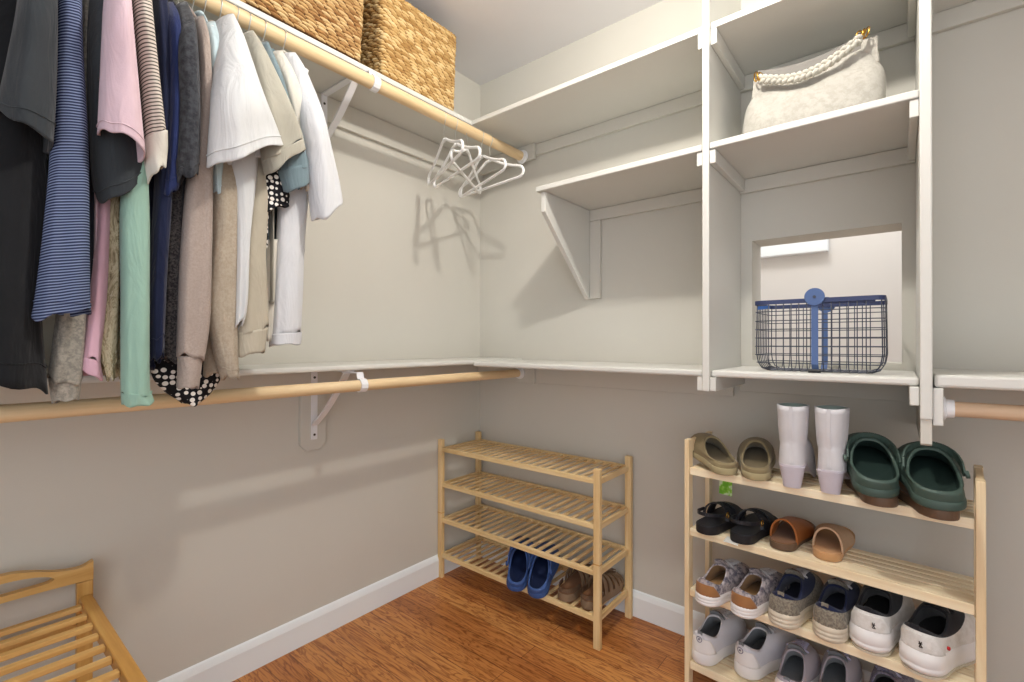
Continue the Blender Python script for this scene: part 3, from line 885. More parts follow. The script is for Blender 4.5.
def laces(root, L, zs1, y1, zf, p, q, mat, rows=5, w=0.020, step=0.015, r=0.0021, bow=True, tongue=None, y_in=0.004):
    m = MB()
    def z(y, x): return vamp_z(L, zs1, y1, zf, y, p, q)+0.0025-8.0*x*x
    for i in range(rows):
        ya = y1+y_in+i*step; yb = ya+step*0.8
        for s in (-1, 1):
            pts = []
            for k in range(7):
                f = k/6; x = s*w*(1-2*f)*(1-0.05*i); y = lerp(ya, yb, f)
                pts.append(Vector((x, y, z(y, x)+0.0015*sin(pi*f))))
            m.tube(pts, r, 6)
    if bow:
        y = y1+y_in*0.5; zz = z(y, 0)+0.004
        for s in (-1, 1):
            lp = cr([(0, y, zz), (s*0.012, y-0.001, zz+0.006), (s*0.027, y+0.004, zz-0.003), (s*0.024, y+0.012, zz-0.009), (s*0.010, y+0.008, zz-0.003), (0, y, zz)], 5)
            m.tube([Vector(v) for v in lp], r, 6)
            en = cr([(0, y, zz), (s*0.012, y+0.012, zz-0.002), (s*0.026, y+0.028, zz-0.020)], 5)
            m.tube([Vector(v) for v in en], r, 6)
    return loc_part(m, 'laces', mat, root, smooth=True)

def tongue(root, y1, zf, mat, w=0.024, rise=0.022, back=0.014, th=0.006):
    rings = []
    for f in (0, 0.4, 0.8, 1.0):
        y = y1+0.012-back*f; z = zf-0.004+rise*f; ww = w*(1-0.15*f*f)
        sec = []
        for k in range(13):
            a = -1+2*k/12; sec.append(Vector((a*ww, y+0.006*a*a*-1, z-0.004*a*a)))
        for k in range(12, -1, -1):
            a = -1+2*k/12; sec.append(Vector((a*ww, y-0.006*a*a-th, z-0.004*a*a)))
        rings.append(sec)
    return loc_part(MB().loft(rings), 'tongue', mat, root, smooth=True, auto=70)

def shoe_root(name, label, cat, loc, yaw, tilt=0.0, group=None, roll=0.0):
    """local +y is the toe; yaw turns it about the vertical, tilt lifts the toe"""
    return thing(name, label, cat, loc, (tilt, roll, yaw), group, world_coords=False)

def fab(n, *c, **k): M[n] = fabric(n, srgb(*c), **k)
fab('tan_leather', 178, 142, 96, var=0.08, weave=300, bump=0.08)
fab('brown_heel', 158, 112, 72, var=0.1, weave=300, bump=0.08)
fab('plaid_grey', 182, 172, 172, var=0.05, mottled=srgb(96, 92, 104), mscale=70)
M['rubber_white'] = paint('white_rubber', srgb(236, 234, 232), 0.55, 0.02, 20, 0.0)
M['rubber_dirty'] = paint('worn_cream_rubber', srgb(214, 204, 184), 0.6, 0.10, 30, 0.03)
M['rubber_brown'] = paint('brown_rubber', srgb(112, 92, 76), 0.6, 0.08, 20, 0.03)
M['rubber_black'] = paint('black_rubber', srgb(38, 36, 38), 0.55, 0.08, 20, 0.03)
M['lace_grey'] = fabric('grey_lace', srgb(196, 194, 196), 0.05)
M['lace_white'] = fabric('white_lace', srgb(222, 222, 228), 0.05)
M['lace_black'] = fabric('black_lace', srgb(40, 40, 44), 0.05)
M['lace_lilac'] = fabric('lilac_lace', srgb(184, 184, 214), 0.05)
fab('lining_dark', 58, 56, 56); fab('lining_grey', 128, 132, 136); fab('lining_tan', 150, 118, 78); fab('lining_navy', 34, 40, 66); fab('lining_black', 30, 31, 34)
fab('mesh_taupe', 150, 142, 126, mottled=srgb(112, 106, 96)); fab('mesh_white', 226, 224, 220, var=0.05, mottled=srgb(214, 211, 205), mscale=40)
fab('knit_black', 42, 42, 46); fab('mesh_lilac', 168, 160, 178, var=0.06); fab('mesh_greige', 176, 168, 176, var=0.06)
fab('mesh_pale', 214, 214, 220, var=0.04); fab('mesh_grey_violet', 150, 146, 158, mottled=srgb(96, 90, 120))  # last one: grey mesh with violet mottling

def sneaker(label, loc, yaw, side, L=0.272, W=0.100, h=0.028, heel_up=0.010, zh=0.085, zfr=0.098, cl=0.118, cw=0.031, upper='mesh_white', lin='lining_grey', sole='rubber_white', lace='lace_white', flare=1.04, bands=None, tg=None, tilt=0.0, foxing=None, heel=None, group=None, grooves=0, cutz=0.0, toe=0.24, roll=0.0, outsole=None, extra=None, bow=True):
    t = shoe_root('sneaker', label, 'shoe', loc, yaw, tilt, group, roll)
    base = 0.0
    if outsole:
        make_sole(t, 'outsole', M[outsole], L, W, side, 0.006, 1.0, 0.012, 0, toe); base = 0.0055
    s, zt = make_sole(t, 'sole', M[sole], L, W, side, h, flare, 0.012, heel_up, toe, grooves, base=base)
    y0, y1 = 0.006, 0.006+cl
    def zc(q): return zh + (zfr-zh)*q**1.5 - 0.022*sin(pi*min(1, q*1.15))**1.2*(1 if q < 0.87 else 0.6)
    b = [(u0, u1, M[k]) for u0, u1, k in (bands or [])]
    up = shoe_upper(t, L, W, side, zt, y0, y1, cw, zc, M[upper], M[lin], bands=b, toe=toe)
    tongue(t, y1, zfr, M[tg or upper])
    laces(t, L, zt(1), y1, zfr, 1.7, 1.9, M[lace], bow=bow)
    if heel:                                   # heel counter: a shell that wraps the back of the upper
        n = 44; foot, col, rings = upper_surface(L, W, side, zt, y0, y1, cw, zc, n)
        m = MB(); rr = []
        for k in range(0, 10, 1):
            lim = 0.26*(1-0.45*k/14)
            row = []
            for i in range(15):
                a = -1+2*i/14; idx = a*n*lim*0.5; i0 = int(math.floor(idx)); f = idx-i0
                v = rings[k][i0 % n].lerp(rings[k][(i0+1) % n], f)
                row.append(v+Vector((v.x*0.045, -0.0016, 0)))
            rr.append(row)
        m.loft(rr, False, False, closed=False)
        loc_part(m, 'heel_counter', M[heel], t, smooth=True, solid=0.0012)
    # pull tab at the back of the collar
    loc_part(MB().loft([[Vector((x, y, z)) for x, y in ((-0.008, y0-0.001), (0.008, y0-0.001), (0.008, y0+0.003), (-0.008, y0+0.003))] for z in (zh-0.012, zh+0.006)]), 'heel_tab', M[tg or upper], t, bevel=0.001)
    if extra: extra(t, L, W, side, zt)
    return t

def clog(label, loc, yaw, side, tilt, up, lin, sole, L=0.262, W=0.102, rim=0.034, zf=0.088, h=0.030, y1=0.150, cw=0.040, buckle=None, group=None, roll=0.0, holes=0, cat='clog', name='clog'):
    t = shoe_root(name, label, cat, loc, yaw, tilt, group, roll)
    s, zt = make_sole(t, 'sole', M[sole], L, W, side, h*0.62, 1.03, 0.010, 0.004)
    def zc(q): return rim + (zf-rim)*max(0, (q-0.42)/0.58)**1.6
    u = shoe_upper(t, L, W, side, zt, 0.004, y1, cw, zc, M[up], M[lin], p=1.9, q=2.0, lip=0.005)
    if buckle:
        m = MB()
        m = MB(); st = []
        for k in range(15):
            a = pi*k/14
            st.append(Vector((-(cw+0.004)*cos(a), 0.088+(y1-0.088+0.006)*sin(a)**0.8, lerp(zc(0.55), zf, sin(a)**0.6)+0.006)))
        for a, b in zip(st[:-1], st[1:]): m.bar(a, b, 0.004, 0.016)
        loc_part(m, 'strap', M[buckle], t)
        loc_part(MB().disc((side*(cw+0.009), 0.090, zc(0.55)+0.006), 0.009, (1, 0, 0.2), 0.007, 14), 'strap_button', M[buckle], t, bevel=0.001)
    return t

def slab_sole(t, L, W, side, h, mat, inmat, edge=0.0, name='sole'):
    s, zt = make_sole(t, name, mat, L, W, side, h, 1.0, 0.006, 0.004)
    r = [footprint(L, W, side, scale=0.955, zf=lambda q, sg: zt(q)-0.001), footprint(L, W, side, scale=0.94, zf=lambda q, sg: zt(q)+0.002), footprint(L, W, side, scale=0.86, zf=lambda q, sg: zt(q)+0.0008)]
    loc_part(MB().loft(r), 'footbed', inmat, t, smooth=True, auto=40)
    return zt
def band(L, W, side, zt, ya, yb, rise, K=14, th=0.003, tuck=0.0, skew=0.0, spread=1.0):
    """an arched strap across the foot from y = ya (heel side) to y = yb (toe side)"""
    rings = []
    for j in range(7):
        f = j/6; y = lerp(ya, yb, f); o = []; ii = []
        for k in range(K+1):
            a = pi*k/K; yy = y + skew*cos(a)
            q = yy/L; w = footw(q, W)*spread+0.001; hgt = rise[0]+(rise[1]-rise[0])*f
            x = -w*cos(a); z = zt(q)-0.006+hgt*sin(a)**0.75
            c = -side*W*0.07*sin(pi*max(0, q-0.05))*q + side*W*0.02
            o.append(Vector((x+c, yy, z))); ii.append(Vector(((x*(1-th/w))+c, yy, z-th*sin(a))))
        rings.append(o+ii[::-1])
    return MB().loft(rings)

M['footbed_brown'] = fabric('brown_footbed', srgb(132, 94, 64), 0.08, bump=0.06)
M['footbed_dark'] = fabric('dark_footbed', srgb(52, 50, 50), 0.08, bump=0.06)
M['footbed_tan'] = fabric('tan_footbed', srgb(196, 150, 104), 0.06, bump=0.06)
def leather(n, *c, rough=0.45): M[n] = paint(n, srgb(*c), rough, 0.08, 25, 0.12, 300, 0.35)
leather('cognac', 160, 96, 48); leather('rose_tan', 190, 158, 128, rough=0.7); leather('black_leather', 36, 38, 44); leather('brown_leather', 104, 82, 64)
leather('fisher_brown', 132, 110, 88, rough=0.6)

def slide(label, loc, yaw, side, band_mat, bed, sole, inner, L=0.255, W=0.094):
    t = shoe_root('slide_sandal', label, 'sandal', loc, yaw)
    zt = slab_sole(t, L, W, side, 0.016, M[sole], M[bed])
    b = loc_part(band(L, W, side, zt, 0.045, 0.170, (0.064, 0.040)), 'band', M[band_mat], t, smooth=True, auto=50)
    e = band(L, W, side, zt, 0.0425, 0.0465, (0.0655, 0.0655), th=0.005, spread=1.015)
    loc_part(e, 'edge_binding', M[inner], b, smooth=True, auto=50)
    return t
def strappy(label, loc, yaw, side):
    L, W = 0.248, 0.094
    t = shoe_root('sling_sandal', label, 'sandal', loc, yaw)
    zt = slab_sole(t, L, W, side, 0.022, M['rubber_black'], M['black_leather'])
    loc_part(band(L, W, side, zt, 0.125, 0.165, (0.052, 0.044), skew=0.018), 'strap', M['black_leather'], t, smooth=True, auto=50)
    loc_part(band(L, W, side, zt, 0.125, 0.165, (0.056, 0.048), skew=-0.018), 'strap', M['black_leather'], t, smooth=True, auto=50)
    m = MB(); pts = []
    for k in range(17):
        a = pi*(k/16); pts.append(Vector((-0.037*cos(a), 0.085-0.085*sin(a)**0.8, 0.052+0.012*sin(a))))
    for a, b in zip(pts[:-1], pts[1:]): m.bar(a, b, 0.0028, 0.010)
    loc_part(m, 'heel_strap', M['black_leather'], t)
    m = MB(); pts = []
    for k in range(17):
        a = pi*k/16; pts.append(Vector((-0.037*cos(a), 0.085+0.015*sin(a), 0.030+0.045*sin(a)**0.7)))
    for a, b in zip(pts[:-1], pts[1:]): m.bar(a, b, 0.010, 0.0028)
    loc_part(m, 'ankle_strap', M['black_leather'], t)
    bk = [Vector((0.040, 0.082+0.008*cos(2*pi*i/12), 0.050+0.009*sin(2*pi*i/12))) for i in range(12)]
    loc_part(MB().tube(bk, 0.0014, 6, closed=True), 'buckle', M['gold'], t, smooth=True)
    return t

M['suede_lilac'] = fabric('pale_lilac_suede', srgb(208, 206, 208), 0.05, 500, 0.9)
M['boot_heel'] = paint('lilac_heel_stack', srgb(202, 196, 204), 0.6, 0.05, 15, 0.02)
def ankle_boot(label, loc, yaw, side):
    L, W = 0.235, 0.086
    t = shoe_root('ankle_boot', label, 'boot', loc, yaw)
    HZ = 0.062
    zs = lambda q: 0.010 + (HZ-0.008)*(0.5+0.5*cos(pi*min(1, max(0, (q-0.20)/0.50)))) 
    rings = [footprint(L, W, side, scale=sc_, zf=lambda q, sg, d=d: zs(q)-d) for sc_, d in ((0.92, 0.008), (1.0, 0.006), (1.0, 0.001), (0.97, 0.0))]
    loc_part(MB().loft(rings), 'sole', M['boot_heel'], t, smooth=True, auto=45)
    # tapered block heel
    hr = []
    for f in (0, 0.05, 0.5, 1.0):
        w = lerp(0.021, 0.031, f); d0 = lerp(0.012, 0.000, f); d1 = lerp(0.044, 0.062, f); ring = []
        for k in range(24):
            q = 2*pi*k/24; ring.append(Vector((w*cos(q)*(0.92 if sin(q) > 0 else 1), (d0+d1)/2+(d1-d0)/2*(abs(sin(q))**0.6)*(1 if sin(q) > 0 else -1), f*(HZ-0.004))))
        hr.append(ring)
    loc_part(MB().loft(hr), 'heel', M['boot_heel'], t, smooth=True, auto=45)
    n = 44
    top = 0.222
    foot = footprint(L, W, side, n, 0.24, 0.985, zf=lambda q, sg: zs(q)-0.002)
    def ringat(z, y0, y1, w): return oval(y0, y1, w, n, lambda q: z)
    ank = oval(0.004, 0.100, 0.033, n, lambda q: 0.118+0.008*q); calf = oval(-0.002, 0.104, 0.036, n, lambda q: 0.165); coll = oval(-0.006, 0.108, 0.039, n, lambda q: top+0.002*sin(6*q))
    rr = []
    for k in range(11):
        u = k/10; s_ = u**1.8; zz = 1-(1-u)**1.7
        rr.append([Vector((lerp(a.x, b.x, s_), lerp(a.y, b.y, s_), lerp(a.z, b.z, zz))) for a, b in zip(foot, ank)])
    for k in range(1, 6): rr.append([a.lerp(b, k/5) for a, b in zip(ank, calf)])
    for k in range(1, 5): rr.append([a.lerp(b, k/4) for a, b in zip(calf, coll)])
    ins = oval(-0.003, 0.105, 0.036, n, lambda q: top-0.002); low = oval(0.012, 0.090, 0.022, n, lambda q: 0.13)
    rr += [ins]
    sh = loc_part(MB().loft(rr, False, False), 'shaft', M['suede_lilac'], t, smooth=True)
    loc_part(MB().loft([ins, low], False, True), 'lining', M['lining_green'], sh, smooth=True, auto=50)
    # seam tape down the back and quarter seam
    sm = MB(); pts = [(0, -0.0065, top), (0, -0.0035, 0.165), (0, 0.0025, 0.118), (0, -0.001, 0.07)]
    for a, b in zip(cr(pts, 4)[:-1], cr(pts, 4)[1:]): sm.bar(a, b, 0.008, 0.002)
    loc_part(sm, 'back_seam', M['suede_lilac'], t)
    return t
fab('lining_green', 150, 166, 160)

# --- top tier (z = TIERS[0])
Z1, Z2, Z3, Z4 = [z+0.0005 for z in TIERS]
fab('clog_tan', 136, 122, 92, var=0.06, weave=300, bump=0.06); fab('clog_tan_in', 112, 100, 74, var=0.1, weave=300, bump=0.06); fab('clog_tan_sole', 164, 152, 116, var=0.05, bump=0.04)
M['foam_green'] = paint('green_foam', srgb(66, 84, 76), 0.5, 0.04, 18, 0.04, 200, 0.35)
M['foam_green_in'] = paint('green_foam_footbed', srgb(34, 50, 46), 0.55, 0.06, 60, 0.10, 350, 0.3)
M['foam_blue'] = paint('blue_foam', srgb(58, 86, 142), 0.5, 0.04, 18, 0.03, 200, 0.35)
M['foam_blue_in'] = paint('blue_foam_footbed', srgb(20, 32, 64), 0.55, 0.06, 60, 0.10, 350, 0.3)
def at(px, py, z): 
    p = onZ(px, py, z); return Vector((p.x, p.y, z))
def lay(px, py, z, dy=0.0):
    p = at(px, py, z); return (p.x, p.y+dy, z)
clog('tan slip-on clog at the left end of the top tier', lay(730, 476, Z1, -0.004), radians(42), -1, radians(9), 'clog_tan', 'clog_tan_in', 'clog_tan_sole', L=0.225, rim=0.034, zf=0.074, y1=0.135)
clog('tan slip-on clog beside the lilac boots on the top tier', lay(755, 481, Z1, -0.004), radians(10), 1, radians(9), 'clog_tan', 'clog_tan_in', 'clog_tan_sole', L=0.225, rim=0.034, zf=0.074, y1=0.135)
ankle_boot('pale lilac suede ankle boot beside the tan clogs', lay(791, 489, Z1), radians(3), -1)
ankle_boot('pale lilac suede ankle boot beside the green clogs', lay(829, 495, Z1), radians(-2), 1)
def under(label, loc, yaw, side):
    t = shoe_root('brown_sandal', label, 'sandal', loc, yaw)
    zt = slab_sole(t, 0.262, 0.100, side, 0.020, M['brown_leather'], M['footbed_brown'])
    return t
under('brown leather sandal half hidden under the left green clog', lay(884, 508, Z1, -0.002), radians(12), -1)
under('brown leather sandal half hidden under the right green clog', lay(943, 521, Z1, -0.002), radians(12), 1)
g1 = at(884, 508, Z1); g2 = at(943, 521, Z1)
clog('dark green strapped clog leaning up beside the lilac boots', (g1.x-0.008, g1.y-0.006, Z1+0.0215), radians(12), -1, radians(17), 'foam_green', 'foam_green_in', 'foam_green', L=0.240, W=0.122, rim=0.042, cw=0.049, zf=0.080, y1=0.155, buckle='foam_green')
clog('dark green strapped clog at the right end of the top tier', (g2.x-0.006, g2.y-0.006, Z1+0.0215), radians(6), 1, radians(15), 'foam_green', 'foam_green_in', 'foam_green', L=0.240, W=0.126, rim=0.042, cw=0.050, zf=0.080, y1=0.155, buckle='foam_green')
# --- second tier
strappy('black strappy sandal at the left end of the second tier', lay(703, 535, Z2), radians(-8), -1)
strappy('black strappy sandal beside the cognac slide', lay(737, 544, Z2), radians(-8), 1)
slide('cognac leather slide sandal with a wide smooth band', lay(780, 551, Z2, 0.0), radians(-4), -1, 'cognac', 'footbed_brown', 'brown_leather', 'cognac')
slide('pinkish tan textured slide sandal right of the cognac one', lay(824, 561, Z2, 0.0), radians(-3), 1, 'rose_tan', 'footbed_tan', 'footbed_tan', 'rose_tan')
M['paper'] = paint('white_paper', srgb(232, 232, 226), 0.8, 0.01, 5, 0)
p = at(733, 545, Z2)
tag(MB().prism([(p.x-0.030, p.y+0.01), (p.x+0.012, p.y+0.002), (p.x+0.006, p.y+0.060), (p.x-0.03, p.y+0.055)], 2, Z2-0.0003, Z2+0.0004).build('paper_slip', M['paper'], origin=(p.x, p.y, Z2)), 'small white paper slip under the black strappy sandal', 'paper')
# --- third tier
kw = dict(L=0.255, W=0.096, h=0.026, heel_up=0.008, zh=0.074, zfr=0.088, cl=0.11, cw=0.031, upper='plaid_grey', lin='lining_tan', sole='rubber_white', lace='lace_grey', heel='brown_heel', grooves=2)
sneaker('tan heeled grey sneaker with white sole at the left end of the third tier', lay(702, 606, Z3), radians(-14), -1, **kw)
sneaker('tan heeled grey sneaker with white sole, second along the third tier', lay(737, 617, Z3), radians(-16), 1, **kw)
kw = dict(L=0.275, W=0.102, h=0.032, heel_up=0.012, zh=0.092, zfr=0.104, upper='mesh_taupe', lin='lining_navy', sole='rubber_dirty', lace='lace_grey', bands=[(0.62, 1.0, 'lining_navy')], tg='mesh_taupe', grooves=2, heel='mesh_taupe')
sneaker('taupe running shoe with navy heel collar beside the tan heeled sneakers', lay(780, 629, Z3), radians(-8), -1, **kw)
sneaker('taupe running shoe with navy heel collar beside the white runners', lay(824, 642, Z3), radians(-10), 1, **kw)
M['red_dot'] = paint('red_dot', srgb(190, 40, 44), 0.5, 0.02)
def runner_mark(t, L, W, side, zt):
    # small black mark on the heel and red dot on the flank
    m = MB(); x, y, z = 0.010, -0.0035, 0.078
    for a, b in (((0, 0), (0.007, 0.002)), ((0.001, 0.006), (0.006, -0.006)), ((0.006, 0.006), (0.001, -0.007)), ((0.001, -0.007), (0.008, -0.006))):
        m.bar((x+a[0], y, z+a[1]), (x+b[0], y, z+b[1]), 0.002, 0.0014)
    loc_part(m, 'heel_mark', M['black_plastic'], t)
def runner_mark2(t, L, W, side, zt):
    runner_mark(t, L, W, side, zt)
    loc_part(MB().disc((0.0435, 0.058, 0.066), 0.0042, (1, -0.15, 0.1), 0.004, 16), 'red_dot', M['red_dot'], t)
kw = dict(L=0.275, W=0.112, h=0.044, heel_up=0.010, zh=0.108, zfr=0.120, cl=0.120, cw=0.035, upper='mesh_white', lin='lining_black', sole='rubber_white', lace='lace_black', bands=[(0.66, 1.0, 'knit_black')], tg='knit_black', flare=1.07, grooves=1, outsole='rubber_dirty', heel='mesh_white')
sneaker('white running shoe with black collar, left of the big white pair', lay(867, 656, Z3, 0.01), radians(-10), -1, extra=runner_mark, **kw)
sneaker('white running shoe with black collar at the right end of the third tier', lay(914, 674, Z3, 0.0), radians(-22), 1, extra=runner_mark2, **kw)
# --- bottom tier
def heel_emblem(t, L, W, side, zt):
    c = Vector((0, 0.0005, 0.080))
    ring = [c+Vector((0.0085*cos(2*pi*i/20), 0.001*cos(4*pi*i/20), 0.0085*sin(2*pi*i/20))) for i in range(20)]
    loc_part(MB().tube(ring, 0.0011, 6, closed=True), 'emblem_ring', M['mesh_grey_violet'], t, smooth=True)
    loc_part(MB().disc(c, 0.0028, (0, 1, 0), 0.003, 12), 'emblem_dot', M['mesh_grey_violet'], t)
kw = dict(L=0.27, W=0.102, h=0.030, heel_up=0.010, zh=0.096, zfr=0.106, upper='mesh_pale', lin='lining_grey', sole='rubber_white', lace='lace_grey', heel='rubber_white', tg='lining_grey')
sneaker('off-white trainer at the left end of the bottom tier', lay(699, 665, Z4), radians(-10), -1, extra=heel_emblem, **kw)
sneaker('off-white trainer beside the lilac sneakers on the bottom tier', lay(740, 677, Z4, 0.0), radians(-20), 1, extra=heel_emblem, **kw)
kw = dict(L=0.25, W=0.094, h=0.028, heel_up=0.008, zh=0.070, zfr=0.098, cl=0.115, cw=0.032, upper='mesh_greige', lin='lining_grey', sole='rubber_white', lace='lace_lilac', tg='lining_grey', heel='rubber_white', bow=True)
sneaker('greyish lilac sneaker with pale laces beside the off-white trainers', lay(786, 706, Z4), radians(-4), -1, **kw)
sneaker('greyish lilac sneaker with pale laces, second of its pair', lay(828, 714, Z4), radians(-6), 1, **kw)
kw = dict(L=0.26, W=0.096, h=0.028, heel_up=0.008, zh=0.070, zfr=0.086, upper='mesh_grey_violet', lin='lining_dark', sole='rubber_white', lace='lace_lilac', tg='mesh_grey_violet')
sneaker('dark grey and violet sneaker at the lower edge beside the lilac pair', lay(876, 728, Z4), radians(-10), -1, **kw)

# --- corner rack, lowest shelf
ZC = 0.106+0.0075
def lay2(px, py): p = at(px, py, ZC); return (p.x, p.y, ZC)
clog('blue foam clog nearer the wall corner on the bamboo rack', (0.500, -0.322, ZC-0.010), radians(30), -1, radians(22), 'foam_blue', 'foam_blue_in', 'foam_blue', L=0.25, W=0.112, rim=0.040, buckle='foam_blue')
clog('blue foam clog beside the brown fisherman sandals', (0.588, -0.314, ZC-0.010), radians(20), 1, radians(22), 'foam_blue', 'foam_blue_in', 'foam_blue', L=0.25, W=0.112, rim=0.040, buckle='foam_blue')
def fisherman(label, loc, yaw, side):
    L, W = 0.262, 0.098
    t = shoe_root('fisherman_sandal', label, 'sandal', loc, yaw)
    zt = slab_sole(t, L, W, side, 0.026, M['fisher_brown'], M['footbed_brown'])
    for ya, yb, r in ((0.090, 0.108, 0.076), (0.122, 0.140, 0.066), (0.154, 0.172, 0.056), (0.186, 0.203, 0.046), (0.214, 0.236, 0.036)):
        loc_part(band(L, W, side, zt, ya, yb, (r, r-0.005)), 'strap', M['fisher_brown'], t, smooth=True, auto=50)
    pts = [Vector((0, 0.085+0.0245*k, 0.112-0.0082*k)) for k in range(7)]
    m = MB()
    for a, b in zip(pts[:-1], pts[1:]): m.bar(a, b, 0.016, 0.003)
    loc_part(m, 'centre_strap', M['fisher_brown'], t)
    m = MB()
    pts = [Vector((-0.038*cos(pi*k/16), 0.075-0.072*sin(pi*k/16)**0.8, 0.042)) for k in range(17)]
    for a, b in zip(pts[:-1], pts[1:]): m.bar(a, b, 0.003, 0.016)
    loc_part(m, 'heel_cup', M['brown_leather'], t)
    return t
fisherman('brown fisherman sandal beside the blue clogs', (0.694, -0.282, ZC), radians(6), -1)
fisherman('brown fisherman sandal behind the front post of the bamboo rack', (0.782, -0.272, ZC), radians(0), 1)

# ------------------------------------------------------------------ hanging clothes
def stripes(name, c1, c2, pitch, duty=0.5, wob=0.002, var=0.05):
    k = NT(name, 0.95, 0.08); v = k.coords()
    sep = k.n('ShaderNodeSeparateXYZ'); k.l(v, sep.inputs[0])
    z = k.math('ADD', sep.outputs[2], k.math('MULTIPLY', k.noise(v, 9, 2), wob*4))
    z = k.math('ADD', z, k.math('MULTIPLY', sep.outputs[1], -0.25))
    f = k.math('FRACT', k.math('MULTIPLY', z, 1/pitch))
    k.color(k.ramp(f, [(0.0, c1), (duty-0.08, c1), (duty+0.04, c2), (0.94, c2), (1.0, c1)]))
    k.bump(k.noise(v, 300, 2), 0.2, 0.001); return k.m
def polka(name, c1, c2, scale):
    k = NT(name, 0.8, 0.15); v = k.coords((0.0, scale, scale))
    vo = k.n('ShaderNodeTexVoronoi', Scale=1.0, Randomness=0.45, feature='F1'); k.l(v, vo.inputs['Vector'])
    k.color(k.ramp(vo.outputs['Distance'], [(0.0, c2), (0.37, c2), (0.41, c1), (1, c1)])); return k.m
def camo(name):
    k = NT(name, 0.9, 0.08); v = k.coords((22, 22, 9))
    n1 = k.noise(v, 1.6, 6, 0.7, 2.2)
    k.color(k.ramp(n1, [(0.30, srgb(74, 66, 50)), (0.40, srgb(150, 138, 110)), (0.50, srgb(196, 186, 156)), (0.58, srgb(132, 120, 88)), (0.66, srgb(206, 198, 172)), (0.74, srgb(92, 84, 62))])); return k.m
fab('c_black', 30, 31, 33, wrinkle=0.55); fab('c_charcoal', 54, 58, 61, wrinkle=0.55); fab('c_navytee', 42, 44, 52, wrinkle=0.55); fab('c_heather', 158, 152, 140, mottled=srgb(128, 124, 116), mscale=120, wrinkle=0.55)
fab('c_pink', 210, 184, 192, var=0.04, wrinkle=0.55); fab('c_pink_long', 206, 166, 180, var=0.05, wrinkle=0.55); fab('c_forest', 76, 88, 78, wrinkle=0.55); fab('c_mint', 142, 174, 158, var=0.04, wrinkle=0.55)
fab('c_navy', 30, 35, 58, wrinkle=0.55); fab('c_royal', 36, 46, 86, wrinkle=0.55); fab('c_washed', 66, 68, 72, mottled=srgb(48, 49, 53), mscale=90, wrinkle=0.55); fab('c_lace', 44, 43, 46, mottled=srgb(88, 84, 82), mscale=220, wrinkle=0.55)
fab('c_taupe', 166, 152, 142, var=0.05, mottled=srgb(156, 142, 133), mscale=250, wrinkle=0.55); fab('c_paleblue', 186, 204, 208, var=0.05, wrinkle=0.55); fab('c_oat', 172, 160, 142, var=0.06, mottled=srgb(160, 147, 129), mscale=160, bump=0.5, wrinkle=0.55)
fab('c_white', 204, 205, 204, var=0.02, wrinkle=0.55); fab('c_white2', 206, 207, 209, var=0.02, wrinkle=0.55); fab('c_greige', 168, 164, 150, var=0.05, wrinkle=0.55); fab('c_sage', 178, 170, 152, var=0.05, wrinkle=0.55); fab('c_slate', 112, 130, 136, var=0.06, wrinkle=0.55); fab('c_cream', 206, 202, 190, var=0.03, wrinkle=0.55)
M['c_stripe'] = stripes('blue_stripe_knit', srgb(44, 52, 78), srgb(126, 138, 168), 0.0050, 0.58)
M['c_rib'] = stripes('cream_rib_knit', srgb(205, 196, 184), srgb(88, 82, 76), 0.0069, 0.62)
M['c_polka'] = polka('black_polka', srgb(26, 26, 29), srgb(232, 228, 220), 78)
M['c_camo'] = camo('woodland_print')

def tube_rings(spec, X, th, seed, amp=0.06, n=40, sub=6):
    """spec rows (left px, left py, right px, right py[, X[, thickness]]) traced as the sleeve's two silhouette edges at depth X"""
    rows = []
    m = len(spec)
    for i, r in enumerate(spec):
        xx = r[4] if len(r) > 4 else X
        tt = r[5] if len(r) > 5 else th
        rows.append((r[0], r[1], r[2], r[3], xx, tt))
    rnd = random.Random(seed); ph = [rnd.uniform(0, 6.28) for _ in range(6)]
    rings = []
    pts = cr(rows, sub)
    for j, (xl, yl, xr, yr, xx, tt) in enumerate(pts):
        v = j/(len(pts)-1)
        a, b = onX(xl, yl, xx), onX(xr, yr, xx)
        c = (a+b)/2; h = (b-a)/2; d = Vector((tt, 0, 0)); ring = []
        for k in range(n):
            q = 2*pi*k/n
            cx = abs(cos(q))**0.85*(1 if cos(q) > 0 else -1); sy = abs(sin(q))**0.85*(1 if sin(q) > 0 else -1)
            w = 1 + 1.5*amp*(0.3+0.9*v)*(sin(3*q+ph[0]+2.2*v)+0.7*sin(5*q+ph[1]-3*v)+0.4*sin(8*q+ph[2]+5*v))*abs(sin(q))
            wz = amp*0.10*(sin(2*q+ph[3])+0.6*sin(5*q+ph[4]))*v*v*v
            ring.append(c + h*cx + d*(sy*w) + Vector((0, 0, wz)))
        rings.append(ring)
    return rings
